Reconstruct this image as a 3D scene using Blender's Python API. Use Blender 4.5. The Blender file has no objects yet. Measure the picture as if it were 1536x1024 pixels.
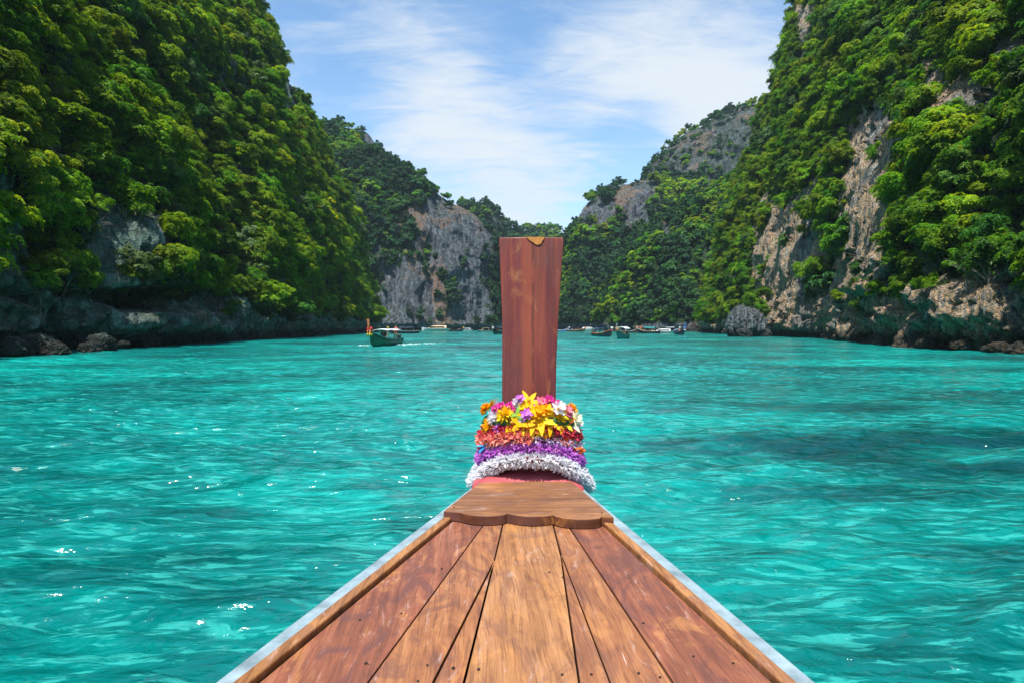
import bpy, bmesh, math, random
import numpy as np
from mathutils import Vector, Matrix

R = math.radians
random.seed(7)
rng = np.random.default_rng(11)
SC = bpy.context.scene
COL = SC.collection

# ------------------------------------------------------------------ camera
F = 939.0                       # focal length in photo pixels (1536 wide)
CAM = np.array([0.0, 0.0, 2.2])
HOR = 490.0
TH = math.atan((512 - HOR) / F)
cam_d = bpy.data.cameras.new('camera')
cam = bpy.data.objects.new('camera', cam_d)
COL.objects.link(cam)
cam.location = CAM
cam.rotation_euler = (math.pi / 2 - TH, 0, 0)
cam_d.sensor_width = 36
cam_d.lens = F / 1536 * 36
cam_d.clip_start = 0.05
cam_d.clip_end = 8000
SC.camera = cam

# ------------------------------------------------------------------ world, sun, exposure
SUN_EL, SUN_AZ = R(66), R(-161)          # azimuth measured clockwise from +Y
sun_dir = Vector((math.sin(SUN_AZ) * math.cos(SUN_EL), math.cos(SUN_AZ) * math.cos(SUN_EL), math.sin(SUN_EL)))
sd = bpy.data.lights.new('sun', 'SUN')
sd.energy = 5.0
sd.angle = R(0.6)
sd.color = (1.0, 0.95, 0.86)
so = bpy.data.objects.new('sun', sd)
COL.objects.link(so)
so.rotation_euler = sun_dir.to_track_quat('Z', 'Y').to_euler()

SC.view_settings.view_transform = 'Standard'
SC.view_settings.look = 'None'
SC.view_settings.exposure = 0.62
SC.view_settings.gamma = 1.0
SC.render.engine = 'CYCLES'
SC.cycles.use_denoising = True
SC.cycles.max_bounces = 6
SC.cycles.diffuse_bounces = 3
SC.cycles.transmission_bounces = 4
SC.cycles.glossy_bounces = 3
SC.cycles.volume_bounces = 0
SC.cycles.caustics_reflective = False
SC.cycles.caustics_refractive = False


class NT:
    """tiny helper to write node trees"""
    def __init__(s, tree):
        s.t = tree
        s.n = tree.nodes
        s.l = tree.links

    def add(s, typ, **kw):
        nd = s.n.new(typ)
        for k, v in kw.items():
            setattr(nd, k, v)
        return nd

    def put(s, sock, v):
        if v is None:
            return
        if isinstance(v, bpy.types.NodeSocket):
            s.l.new(v, sock)
        elif isinstance(v, bpy.types.Node):
            s.l.new(v.outputs[0], sock)
        else:
            if sock.type == 'RGBA' and len(v) == 3:
                v = (*v, 1)
            sock.default_value = v

    def math(s, op, a, b=None, c=None, clamp=False):
        nd = s.add('ShaderNodeMath', operation=op, use_clamp=clamp)
        for i, v in enumerate((a, b, c)):
            s.put(nd.inputs[i], v) if v is not None else None
        return nd.outputs[0]

    def vmath(s, op, a, b=None, scale=None):
        nd = s.add('ShaderNodeVectorMath', operation=op)
        s.put(nd.inputs[0], a)
        if b is not None:
            s.put(nd.inputs[1], b)
        if scale is not None:
            s.put(nd.inputs['Scale'], scale)
        return nd.outputs['Value'] if op in ('LENGTH', 'DISTANCE', 'DOT_PRODUCT') else nd.outputs[0]

    def noise(s, vec, scale=1.0, detail=4, rough=0.55, dist=0.0, out='Fac'):
        nd = s.add('ShaderNodeTexNoise')
        s.put(nd.inputs['Vector'], vec)
        s.put(nd.inputs['Scale'], scale)
        nd.inputs['Detail'].default_value = detail
        nd.inputs['Roughness'].default_value = rough
        nd.inputs['Distortion'].default_value = dist
        return nd.outputs[out]

    def mapping(s, vec, scale=(1, 1, 1), rot=(0, 0, 0), loc=(0, 0, 0)):
        nd = s.add('ShaderNodeMapping')
        s.put(nd.inputs['Vector'], vec)
        nd.inputs['Scale'].default_value = scale
        nd.inputs['Rotation'].default_value = rot
        nd.inputs['Location'].default_value = loc
        return nd.outputs[0]

    def ramp(s, fac, stops, interp='LINEAR'):
        nd = s.add('ShaderNodeValToRGB')
        nd.color_ramp.interpolation = interp
        e = nd.color_ramp.elements
        while len(e) < len(stops):
            e.new(0.5)
        for i, (p, c) in enumerate(stops):
            e[i].position = p
            e[i].color = (*c, 1) if len(c) == 3 else c
        s.put(nd.inputs[0], fac)
        return nd.outputs[0]

    def smooth(s, v, a, b, lo=0.0, hi=1.0):
        nd = s.add('ShaderNodeMapRange', interpolation_type='SMOOTHSTEP')
        s.put(nd.inputs['Value'], v)
        nd.inputs['From Min'].default_value = a
        nd.inputs['From Max'].default_value = b
        nd.inputs['To Min'].default_value = lo
        nd.inputs['To Max'].default_value = hi
        return nd.outputs[0]

    def mix(s, fac, a, b, mode='MIX'):
        nd = s.add('ShaderNodeMix', data_type='RGBA', blend_type=mode)
        s.put(nd.inputs[0], fac)
        s.put(nd.inputs[6], a)
        s.put(nd.inputs[7], b)
        return nd.outputs[2]

    def bump(s, height, strength=0.5, dist=0.1, normal=None):
        nd = s.add('ShaderNodeBump')
        nd.inputs['Strength'].default_value = strength
        nd.inputs['Distance'].default_value = dist
        s.put(nd.inputs['Height'], height)
        if normal is not None:
            s.put(nd.inputs['Normal'], normal)
        return nd.outputs[0]


def px_dir(x, y):
    a, b = (x - 768) / F, (512 - y) / F
    return np.array([a, math.cos(TH) + b * math.sin(TH), -math.sin(TH) + b * math.cos(TH)])


def at_y(x, y, Y):                       # point seen at pixel (x, y) standing Y metres ahead
    d = px_dir(x, y)
    return CAM + d * (Y / d[1])


def on_z(x, y, z):                       # point seen at pixel (x, y) lying on the level z
    d = px_dir(x, y)
    return CAM + d * ((z - CAM[2]) / d[2])


def project(P):                          # world -> photo pixel, only used to measure where rock shows
    P = np.asarray(P) - CAM
    fwd = P[..., 1] * math.cos(TH) - P[..., 2] * math.sin(TH)
    up = P[..., 1] * math.sin(TH) + P[..., 2] * math.cos(TH)
    f = np.maximum(fwd, 0.01)
    x = 768 + F * P[..., 0] / f
    y = 512 - F * up / f
    bad = fwd < 0.5
    return np.where(bad, -9999, x), np.where(bad, -9999, y)


world = bpy.data.worlds.new("World")
SC.world = world
world.use_nodes = True
w = NT(world.node_tree)
w.n.clear()
sky = w.add('ShaderNodeTexSky', sky_type='NISHITA')
sky.sun_disc = False
sky.sun_elevation = SUN_EL
sky.sun_rotation = SUN_AZ
sky.air_density = 1.0
sky.dust_density = 0.4
sky.ozone_density = 2.5
tc = w.add('ShaderNodeTexCoord')
dirv = w.vmath('NORMALIZE', tc.outputs['Generated'])
sep = w.add('ShaderNodeSeparateXYZ')
w.put(sep.inputs[0], dirv)
zc = w.math('ADD', w.math('MAXIMUM', sep.outputs[2], 0.0), 0.28)
comb = w.add('ShaderNodeCombineXYZ')
w.put(comb.inputs[0], w.math('DIVIDE', sep.outputs[0], zc))
w.put(comb.inputs[1], w.math('DIVIDE', sep.outputs[1], zc))
pl = comb.outputs[0]
n1 = w.noise(w.mapping(pl, (1.5, 3.0, 1), (0, 0, R(-28))), 1.3, 9, 0.62, 0.6)
n2 = w.noise(w.mapping(pl, (2.2, 7.0, 1), (0, 0, R(-20)), (3, 1, 0)), 2.0, 8, 0.65, 0.9)
n3 = w.noise(pl, 1.4, 3, 0.5, 0.2)
dens = w.math('ADD', w.math('MULTIPLY', n1, 0.48), w.math('MULTIPLY', n2, 0.52))
bias = None
for (bx, by, rad, amt) in [(660, 165, .17, .21), (770, 235, .22, .16), (1020, 95, .19, .22), (1130, 170, .15, .18), (560, 25, .16, .05),
                           (1060, 190, .10, .08), (930, 60, .15, .10), (720, 40, .12, -.05), (770, 110, .09, -.10), (520, 120, .12, -.09),
                           (440, 180, .10, .05), (960, 205, .09, -.12), (800, 300, .14, .10), (880, 290, .1, -.05)]:
    c = Vector(px_dir(bx, by)).normalized()
    d = w.vmath('DISTANCE', dirv, tuple(c))
    g = w.smooth(d, 0.0, rad, amt, 0.0)
    bias = g if bias is None else w.math('ADD', bias, g)
dens = w.math('ADD', dens, bias)
cl = w.smooth(dens, 0.40, 0.84)
low = w.smooth(sep.outputs[2], 0.0, 0.42, 0.32, 0.0)
cl = w.math('MAXIMUM', cl, w.math('MULTIPLY', low, w.smooth(n1, .2, .6, .7, 1.0)))
bgs = w.add('ShaderNodeBackground')
tint = w.mix(1.0, sky.outputs[0], (0.95, 1.10, 1.12), 'MULTIPLY')
w.put(bgs.inputs[0], tint)
bgs.inputs[1].default_value = 0.138
bgc = w.add('ShaderNodeBackground')
bgc.inputs[0].default_value = (0.86, 0.93, 1.0, 1)
bgc.inputs[1].default_value = 0.63
mixs = w.add('ShaderNodeMixShader')
w.put(mixs.inputs[0], w.math('MULTIPLY', cl, 0.95))
w.l.new(bgs.outputs[0], mixs.inputs[1])
w.l.new(bgc.outputs[0], mixs.inputs[2])
wo = w.add('ShaderNodeOutputWorld')
w.l.new(mixs.outputs[0], wo.inputs[0])

# ------------------------------------------------------------------ generic helpers

def tag(o, label=None, cat=None, group=None, kind=None):
    if label:
        o['label'] = label
    if cat:
        o['category'] = cat
    if group:
        o['group'] = group
    if kind:
        o['kind'] = kind
    return o


def empty(name, loc=(0, 0, 0), rz=0.0, scale=1.0):
    o = bpy.data.objects.new(name, None)
    COL.objects.link(o)
    o.location = loc
    o.rotation_euler = (0, 0, rz)
    o.scale = (scale,) * 3
    o.empty_display_size = 0.2
    return o


def np_mesh(name, V, Q, mat=None, parent=None, smooth=False, attrs=None, tris=False, link=True):
    V = np.asarray(V, dtype=np.float32).reshape(-1, 3)
    Q = np.asarray(Q, dtype=np.int32)
    k = 3 if tris else 4
    Q = Q.reshape(-1, k)
    me = bpy.data.meshes.new(name)
    me.vertices.add(len(V))
    me.vertices.foreach_set('co', V.ravel())
    me.loops.add(len(Q) * k)
    me.loops.foreach_set('vertex_index', Q.ravel())
    me.polygons.add(len(Q))
    me.polygons.foreach_set('loop_start', np.arange(0, len(Q) * k, k, dtype=np.int32))
    me.polygons.foreach_set('loop_total', np.full(len(Q), k, dtype=np.int32))
    if smooth:
        me.polygons.foreach_set('use_smooth', np.ones(len(Q), dtype=bool))
    for nm, (dom, arr) in (attrs or {}).items():
        a = me.attributes.new(nm, 'FLOAT', dom)
        a.data.foreach_set('value', np.asarray(arr, dtype=np.float32))
    me.update(calc_edges=True)
    if mat:
        me.materials.append(mat)
    if not link:
        return me
    o = bpy.data.objects.new(name, me)
    COL.objects.link(o)
    if parent:
        o.parent = parent
    return o


def bm_obj(name, bm, mat=None, parent=None, smooth=False, bevel=0.0):
    me = bpy.data.meshes.new(name)
    bmesh.ops.recalc_face_normals(bm, faces=bm.faces)
    bm.to_mesh(me)
    bm.free()
    if smooth:
        me.polygons.foreach_set('use_smooth', [True] * len(me.polygons))
    if mat:
        me.materials.append(mat)
    o = bpy.data.objects.new(name, me)
    COL.objects.link(o)
    if parent:
        o.parent = parent
    if bevel:
        md = o.modifiers.new('bevel', 'BEVEL')
        md.width = bevel
        md.segments = 2
        md.limit_method = 'ANGLE'
    return o


def add_box(bm, c, s, rz=0.0, ry=0.0, rx=0.0):
    r = bmesh.ops.create_cube(bm, size=1)
    M = Matrix.Translation(c) @ Matrix.Rotation(rz, 4, 'Z') @ Matrix.Rotation(ry, 4, 'Y') @ Matrix.Rotation(rx, 4, 'X') @ Matrix.Diagonal((*s, 1))
    bmesh.ops.transform(bm, matrix=M, verts=r['verts'])


def add_tube(bm, pts, rad, seg=6, caps=True):
    pts = [Vector(p) for p in pts]
    rads = rad if isinstance(rad, (list, tuple)) else [rad] * len(pts)
    rings = []
    for i, p in enumerate(pts):
        d = (pts[min(i + 1, len(pts) - 1)] - pts[max(i - 1, 0)]).normalized()
        a = d.cross(Vector((0, 0, 1)))
        if a.length < 0.05:
            a = d.cross(Vector((1, 0, 0)))
        a.normalize()
        b = d.cross(a)
        rings.append([bm.verts.new(p + (a * math.cos(2 * math.pi * k / seg) + b * math.sin(2 * math.pi * k / seg)) * rads[i]) for k in range(seg)])
    for i in range(len(rings) - 1):
        for k in range(seg):
            bm.faces.new((rings[i][k], rings[i][(k + 1) % seg], rings[i + 1][(k + 1) % seg], rings[i + 1][k]))
    if caps:
        bm.faces.new(rings[0][::-1])
        bm.faces.new(rings[-1])


def add_prism(bm, poly, z0, z1):          # poly: list of (x, y)
    lo = [bm.verts.new((x, y, z0)) for x, y in poly]
    hi = [bm.verts.new((x, y, z1)) for x, y in poly]
    n = len(poly)
    bm.faces.new(lo[::-1])
    bm.faces.new(hi)
    for i in range(n):
        bm.faces.new((lo[i], lo[(i + 1) % n], hi[(i + 1) % n], hi[i]))


def grid_faces(nu, nv, closed_u=False):
    i = np.arange(nu if closed_u else nu - 1)[:, None]
    j = np.arange(nv - 1)[None, :]
    i2 = (i + 1) % nu
    return np.stack(np.broadcast_arrays(i * nv + j, i2 * nv + j, i2 * nv + j + 1, i * nv + j + 1), -1).reshape(-1, 4)


# numpy gradient noise
_perm = np.random.default_rng(3).permutation(256).astype(np.int32)
_perm = np.concatenate([_perm, _perm, _perm])
_g3 = np.random.default_rng(4).normal(size=(256, 3))
_g3 /= np.linalg.norm(_g3, axis=1)[:, None]


def pnoise(x, y, z):
    x, y, z = np.broadcast_arrays(x, y, z)
    xi, yi, zi = (np.floor(a).astype(np.int64) for a in (x, y, z))
    xf, yf, zf = x - xi, y - yi, z - zi
    u, v, ww = (t * t * t * (t * (t * 6 - 15) + 10) for t in (xf, yf, zf))
    xi, yi, zi = xi & 255, yi & 255, zi & 255
    res = 0
    for dx in (0, 1):
        for dy in (0, 1):
            for dz in (0, 1):
                h = _perm[_perm[_perm[xi + dx] + yi + dy] + zi + dz]
                g = _g3[h]
                dot = g[..., 0] * (xf - dx) + g[..., 1] * (yf - dy) + g[..., 2] * (zf - dz)
                res = res + dot * (u if dx else 1 - u) * (v if dy else 1 - v) * (ww if dz else 1 - ww)
    return res * 1.5


def fbm(x, y, z, oct=4, gain=0.5, ridged=False):
    a, s, t = 1.0, 0.0, 0.0
    for o in range(oct):
        n = pnoise(x + 17.3 * o, y - 9.1 * o, z + 5.7 * o)
        if ridged:
            n = 1 - 2 * np.abs(n)
        s = s + a * n
        t += a
        a *= gain
        x, y, z = x * 2.03, y * 2.03, z * 2.03
    return s / t


def worley(x, y, z, seed=0):
    # cell noise: value of the nearest cell, and the distance gap to the second nearest
    x, y, z = np.broadcast_arrays(x, y, z)
    xi, yi, zi = (np.floor(a).astype(np.int64) for a in (x, y, z))
    f1 = np.full(x.shape, 9.0)
    f2 = np.full(x.shape, 9.0)
    val = np.zeros(x.shape)
    for dx in (-1, 0, 1):
        for dy in (-1, 0, 1):
            for dz in (-1, 0, 1):
                cx, cy, cz = xi + dx, yi + dy, zi + dz
                h = _perm[_perm[_perm[cx & 255] + (cy & 255)] + ((cz + seed) & 255)]
                j = _g3[h] * .5 + .5
                d = (cx + j[..., 0] - x) ** 2 + (cy + j[..., 1] - y) ** 2 + (cz + j[..., 2] - z) ** 2
                n = d < f1
                f2 = np.where(n, f1, np.minimum(f2, d))
                f1 = np.where(n, d, f1)
                val = np.where(n, (h * 7 % 256) / 255.0, val)
    return val, np.sqrt(f2) - np.sqrt(f1)


def sstep(x, a, b):
    t = np.clip((x - a) / (b - a), 0, 1)
    return t * t * (3 - 2 * t)


# ------------------------------------------------------------------ materials

def new_mat(name):
    m = bpy.data.materials.new(name)
    m.use_nodes = True
    t = NT(m.node_tree)
    b = t.n['Principled BSDF']
    return m, t, b


def plain(name, col, rough=0.6, var=0.12, scale=8.0, spec=0.4, metal=0.0):
    m, t, b = new_mat(name)
    co = t.add('ShaderNodeTexCoord').outputs['Object']
    n = t.noise(co, scale, 5, 0.6)
    dk = tuple(c * (1 - 2.2 * var) for c in col)
    lt = tuple(min(1, c * (1 + var)) for c in col)
    t.put(b.inputs['Base Color'], t.ramp(n, [(0.3, dk), (0.7, lt)]))
    b.inputs['Roughness'].default_value = rough
    b.inputs['Specular IOR Level'].default_value = spec
    b.inputs['Metallic'].default_value = metal
    return m


def leaf_mat(name, dark, mid, light, trans=0.35):
    m, t, b = new_mat(name)
    at = t.add('ShaderNodeAttribute', attribute_name='tone')
    oi = t.add('ShaderNodeObjectInfo')
    f = t.math('ADD', t.math('MULTIPLY', at.outputs['Fac'], 0.62), t.math('MULTIPLY', oi.outputs['Random'], 0.38), clamp=True)
    c = t.ramp(f, [(0.08, dark), (0.5, mid), (0.95, light)])
    hs = t.add('ShaderNodeHueSaturation')
    t.put(hs.inputs['Color'], c)
    r2 = t.math('FRACT', t.math('MULTIPLY', oi.outputs['Random'], 37.7))
    t.put(hs.inputs['Hue'], t.math('ADD', 0.485, t.math('MULTIPLY', r2, 0.03)))
    t.put(hs.inputs['Value'], t.math('ADD', 0.72, t.math('MULTIPLY', r2, 0.56)))
    c = hs.outputs[0]
    t.put(b.inputs['Base Color'], c)
    b.inputs['Roughness'].default_value = 0.5
    b.inputs['Specular IOR Level'].default_value = 0.25
    tr = t.add('ShaderNodeBsdfTranslucent')
    t.put(tr.inputs[0], t.mix(1.0, c, (1.35, 1.2, 0.4), 'MULTIPLY'))
    mx = t.add('ShaderNodeMixShader')
    mx.inputs[0].default_value = trans
    t.l.new(b.outputs[0], mx.inputs[1])
    t.l.new(tr.outputs[0], mx.inputs[2])
    t.l.new(mx.outputs[0], t.n['Material Output'].inputs[0])
    return m


def rock_mat(name, grey=(0.17, 0.17, 0.165), dark=(0.035, 0.04, 0.045), tan=(0.46, 0.30, 0.16), tan_amt=0.5, teal=0.0, s=1.0):
    m, t, b = new_mat(name)
    geo = t.add('ShaderNodeNewGeometry')
    P = geo.outputs['Position']
    n_big = t.noise(t.mapping(P, (1, 1, .35)), 0.09 * s, 4, 0.6, 0.4)
    streak = t.noise(t.mapping(P, (1, 1, .07)), 1.3 * s, 7, 0.64, 0.35)
    streak2 = t.noise(t.mapping(P, (1, 1, .05)), 3.0 * s, 6, 0.62, 0.4)
    fine = t.noise(P, 2.6 * s, 9, 0.7, 0.3)
    c = t.ramp(streak, [(0.34, dark), (0.48, grey), (0.64, tuple(min(1, g * 2.3) for g in grey))])
    c = t.mix(t.smooth(fine, .35, .65, .55, 0), c, tuple(g * .45 for g in dark))
    tm = t.math('MULTIPLY', t.smooth(n_big, 0.60 - 0.25 * tan_amt, 0.72 - 0.25 * tan_amt), t.smooth(streak2, .40, .58))
    tancol = t.ramp(fine, [(0.3, tuple(x * .5 for x in tan)), (.5, tan), (.7, (min(1, tan[0] * 1.35), tan[1] * 1.55, tan[2] * 1.9))])
    c = t.mix(t.math('MULTIPLY', tm, 0.9), c, tancol)
    rust = t.math('MULTIPLY', t.smooth(streak2, .56, .66), t.smooth(n_big, .46, .6))
    c = t.mix(t.math('MULTIPLY', rust, 0.55), c, (0.42, 0.12, 0.035))
    if teal:
        tn = t.noise(P, 0.22, 4, 0.6, 1.0)
        c = t.mix(t.math('MULTIPLY', t.smooth(tn, .46, .6), teal), c, (0.035, 0.17, 0.135))
    veg = t.add('ShaderNodeAttribute', attribute_name='veg').outputs['Fac']
    vg = t.noise(P, 1.3, 8, 0.7, .5)
    vc = t.ramp(vg, [(.3, (.004, .012, .004)), (.52, (.018, .05, .010)), (.7, (.05, .115, .018))])
    vf = t.math('MULTIPLY', t.smooth(t.math('ADD', t.math('MULTIPLY', veg, .8), t.math('MULTIPLY', t.math('SUBTRACT', vg, .5), .9)), .25, .55), 1.0)
    sepn = t.add('ShaderNodeSeparateXYZ')
    t.put(sepn.inputs[0], geo.outputs['Normal'])
    moss = t.math('MULTIPLY', t.smooth(sepn.outputs[2], .35, .75), t.smooth(vg, .45, .6))
    c = t.mix(t.math('MAXIMUM', vf, t.math('MULTIPLY', moss, .7)), c, vc)
    sp = t.add('ShaderNodeSeparateXYZ')
    t.put(sp.inputs[0], P)
    zt = t.math('ADD', sp.outputs[2], t.math('MULTIPLY', t.math('SUBTRACT', fine, .5), 1.6))
    tide = t.smooth(zt, .9, 2.2, 1.0, 0.0)
    c = t.mix(t.math('MULTIPLY', tide, .85), c, (0.020, 0.021, 0.018))
    t.put(b.inputs['Base Color'], c)
    b.inputs['Roughness'].default_value = 0.85
    b.inputs['Specular IOR Level'].default_value = 0.25
    vo = t.add('ShaderNodeTexVoronoi', feature='DISTANCE_TO_EDGE')
    t.put(vo.inputs['Vector'], t.vmath('ADD', t.mapping(P, (1, 1, .45)), t.vmath('SCALE', t.noise(P, 1.0, 4, .6, out='Color'), scale=1.4)))
    vo.inputs['Scale'].default_value = 1.1 * s
    h = t.math('ADD', t.math('ADD', t.math('MULTIPLY', streak, 1.0), t.math('MULTIPLY', fine, 0.9)), t.smooth(vo.outputs[0], 0, .12, 0, .35))
    t.put(b.inputs['Normal'], t.bump(h, 1.0, 0.9 / s))
    return m


POSTX = .118


def wood_mat(name, cols, axis=R(-3), gs=1.0, red=0.3, dark_amt=0.4, seed=0.0, rough=0.5, bumpd=0.004, vertical=False, scratch=.55):
    """weathered varnished plank: cols = dark, mid, light"""
    m, t, b = new_mat(name)
    P = t.add('ShaderNodeTexCoord').outputs['Object']
    if vertical:
        P = t.mapping(P, (1, 1, 1), (R(90), 0, 0), (seed, seed * 1.7, 0))
    else:
        P = t.mapping(P, (1, 1, 1), (0, 0, axis), (seed, seed * 1.7, 0))
    warp = t.noise(t.mapping(P, (1, .35, 1)), 5.0 * gs, 3, .5, out='Color')
    Pw = t.vmath('ADD', P, t.vmath('SCALE', t.vmath('SUBTRACT', warp, (.5, .5, .5)), scale=0.06))
    grain = t.noise(t.mapping(Pw, (34, 1.6, 10)), gs, 6, .6, .4)
    fineg = t.noise(t.mapping(Pw, (160, 5, 20)), gs, 4, .6, .2)
    blot = t.noise(t.mapping(P, (3.2, 1.3, 3)), gs, 6, .62, .9)
    blot2 = t.noise(t.mapping(P, (7, 3.2, 3), loc=(4, 2, 0)), gs, 7, .68, 1.2)
    c = t.ramp(t.math('ADD', t.math('MULTIPLY', grain, .55), t.math('MULTIPLY', blot, .45)), [(.34, cols[0]), (.5, cols[1]), (.66, cols[2])])
    c = t.mix(t.math('MULTIPLY', t.smooth(blot, .50, .66), red), c, (0.26, 0.065, 0.040))
    c = t.mix(t.math('MULTIPLY', t.smooth(blot2, .49, .60), dark_amt), c, (0.115, 0.050, 0.048))
    c = t.mix(t.math('MULTIPLY', t.smooth(blot2, .46, .34), .36), c, (0.60, 0.27, 0.075))
    c = t.mix(t.math('MULTIPLY', t.smooth(fineg, .48, .66), .5), c, (0.08, 0.032, 0.016))
    pale = t.noise(t.mapping(P, (14, 3.0, 3), loc=(9, 7, 0)), gs, 5, .7, 2.0)
    c = t.mix(t.math('MULTIPLY', t.smooth(pale, .58, .70), .12 if vertical else .36), c, (0.52, 0.40, 0.38))
    scr = t.noise(t.mapping(P, (26, 2.2, 3), (0, 0, R(17)), (1, 7, 0)), gs, 2, .4, .3)
    c = t.mix(t.math('MULTIPLY', t.smooth(scr, .745, .77), scratch), c, (0.62, 0.50, 0.44))
    sp = t.noise(P, 60 * gs, 2, .5)
    c = t.mix(t.math('MULTIPLY', t.smooth(sp, .72, .76), .6), c, (0.03, 0.015, 0.01))
    if vertical:
        P0 = t.add('ShaderNodeTexCoord').outputs['Object']
        s3 = t.add('ShaderNodeSeparateXYZ')
        t.put(s3.inputs[0], P0)
        wob = t.math('MULTIPLY', t.math('SUBTRACT', t.noise(t.mapping(P0, (0, 0, 1)), 6, 4, .6), .5), .035)
        dx_ = t.math('ADD', t.math('SUBTRACT', s3.outputs[0], POSTX + .018), wob)
        st1 = t.noise(t.mapping(P0, (22, 22, .9)), 1.0, 5, .6, .4)
        c = t.mix(t.math('MULTIPLY', t.smooth(st1, .5, .66), .4), c, (.34, .075, .034))
        c = t.mix(t.math('MULTIPLY', t.smooth(st1, .44, .32), .35), c, (.10, .026, .035))
        band = t.smooth(t.math('ABSOLUTE', t.math('ADD', dx_, .03)), .02, .06, .5, 0)
        c = t.mix(band, c, (.36, .080, .035))
        brk = t.smooth(t.noise(t.mapping(P0, (0, 0, 1), loc=(3, 3, 3)), 3, 3, .6), .40, .5)
        crack = t.math('MULTIPLY', t.smooth(t.math('ABSOLUTE', dx_), .002, .014, .6, 0), brk)
        c = t.mix(crack, c, (.05, .016, .014))
        spk = t.noise(P0, 26, 3, .6)
        c = t.mix(t.smooth(spk, .74, .77, 0, .6), c, (.55, .30, .26))
    t.put(b.inputs['Base Color'], c)
    t.put(b.inputs['Roughness'], t.smooth(blot2, .35, .65, rough - .1, rough + .2))
    b.inputs['Specular IOR Level'].default_value = 0.35
    h = t.math('ADD', grain, t.math('MULTIPLY', fineg, .5))
    t.put(b.inputs['Normal'], t.bump(h, 0.5, bumpd))
    return m


def petal_mat(name, c0, c1, trans=0.35):
    m, t, b = new_mat(name)
    at = t.add('ShaderNodeAttribute', attribute_name='tone')
    c = t.ramp(at.outputs['Fac'], [(0.0, c0), (1.0, c1)])
    t.put(b.inputs['Base Color'], c)
    b.inputs['Roughness'].default_value = 0.6
    b.inputs['Specular IOR Level'].default_value = 0.2
    tr = t.add('ShaderNodeBsdfTranslucent')
    t.put(tr.inputs[0], c)
    mx = t.add('ShaderNodeMixShader')
    mx.inputs[0].default_value = trans
    t.l.new(b.outputs[0], mx.inputs[1])
    t.l.new(tr.outputs[0], mx.inputs[2])
    t.l.new(mx.outputs[0], t.n['Material Output'].inputs[0])
    return m


# ------------------------------------------------------------------ water

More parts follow.
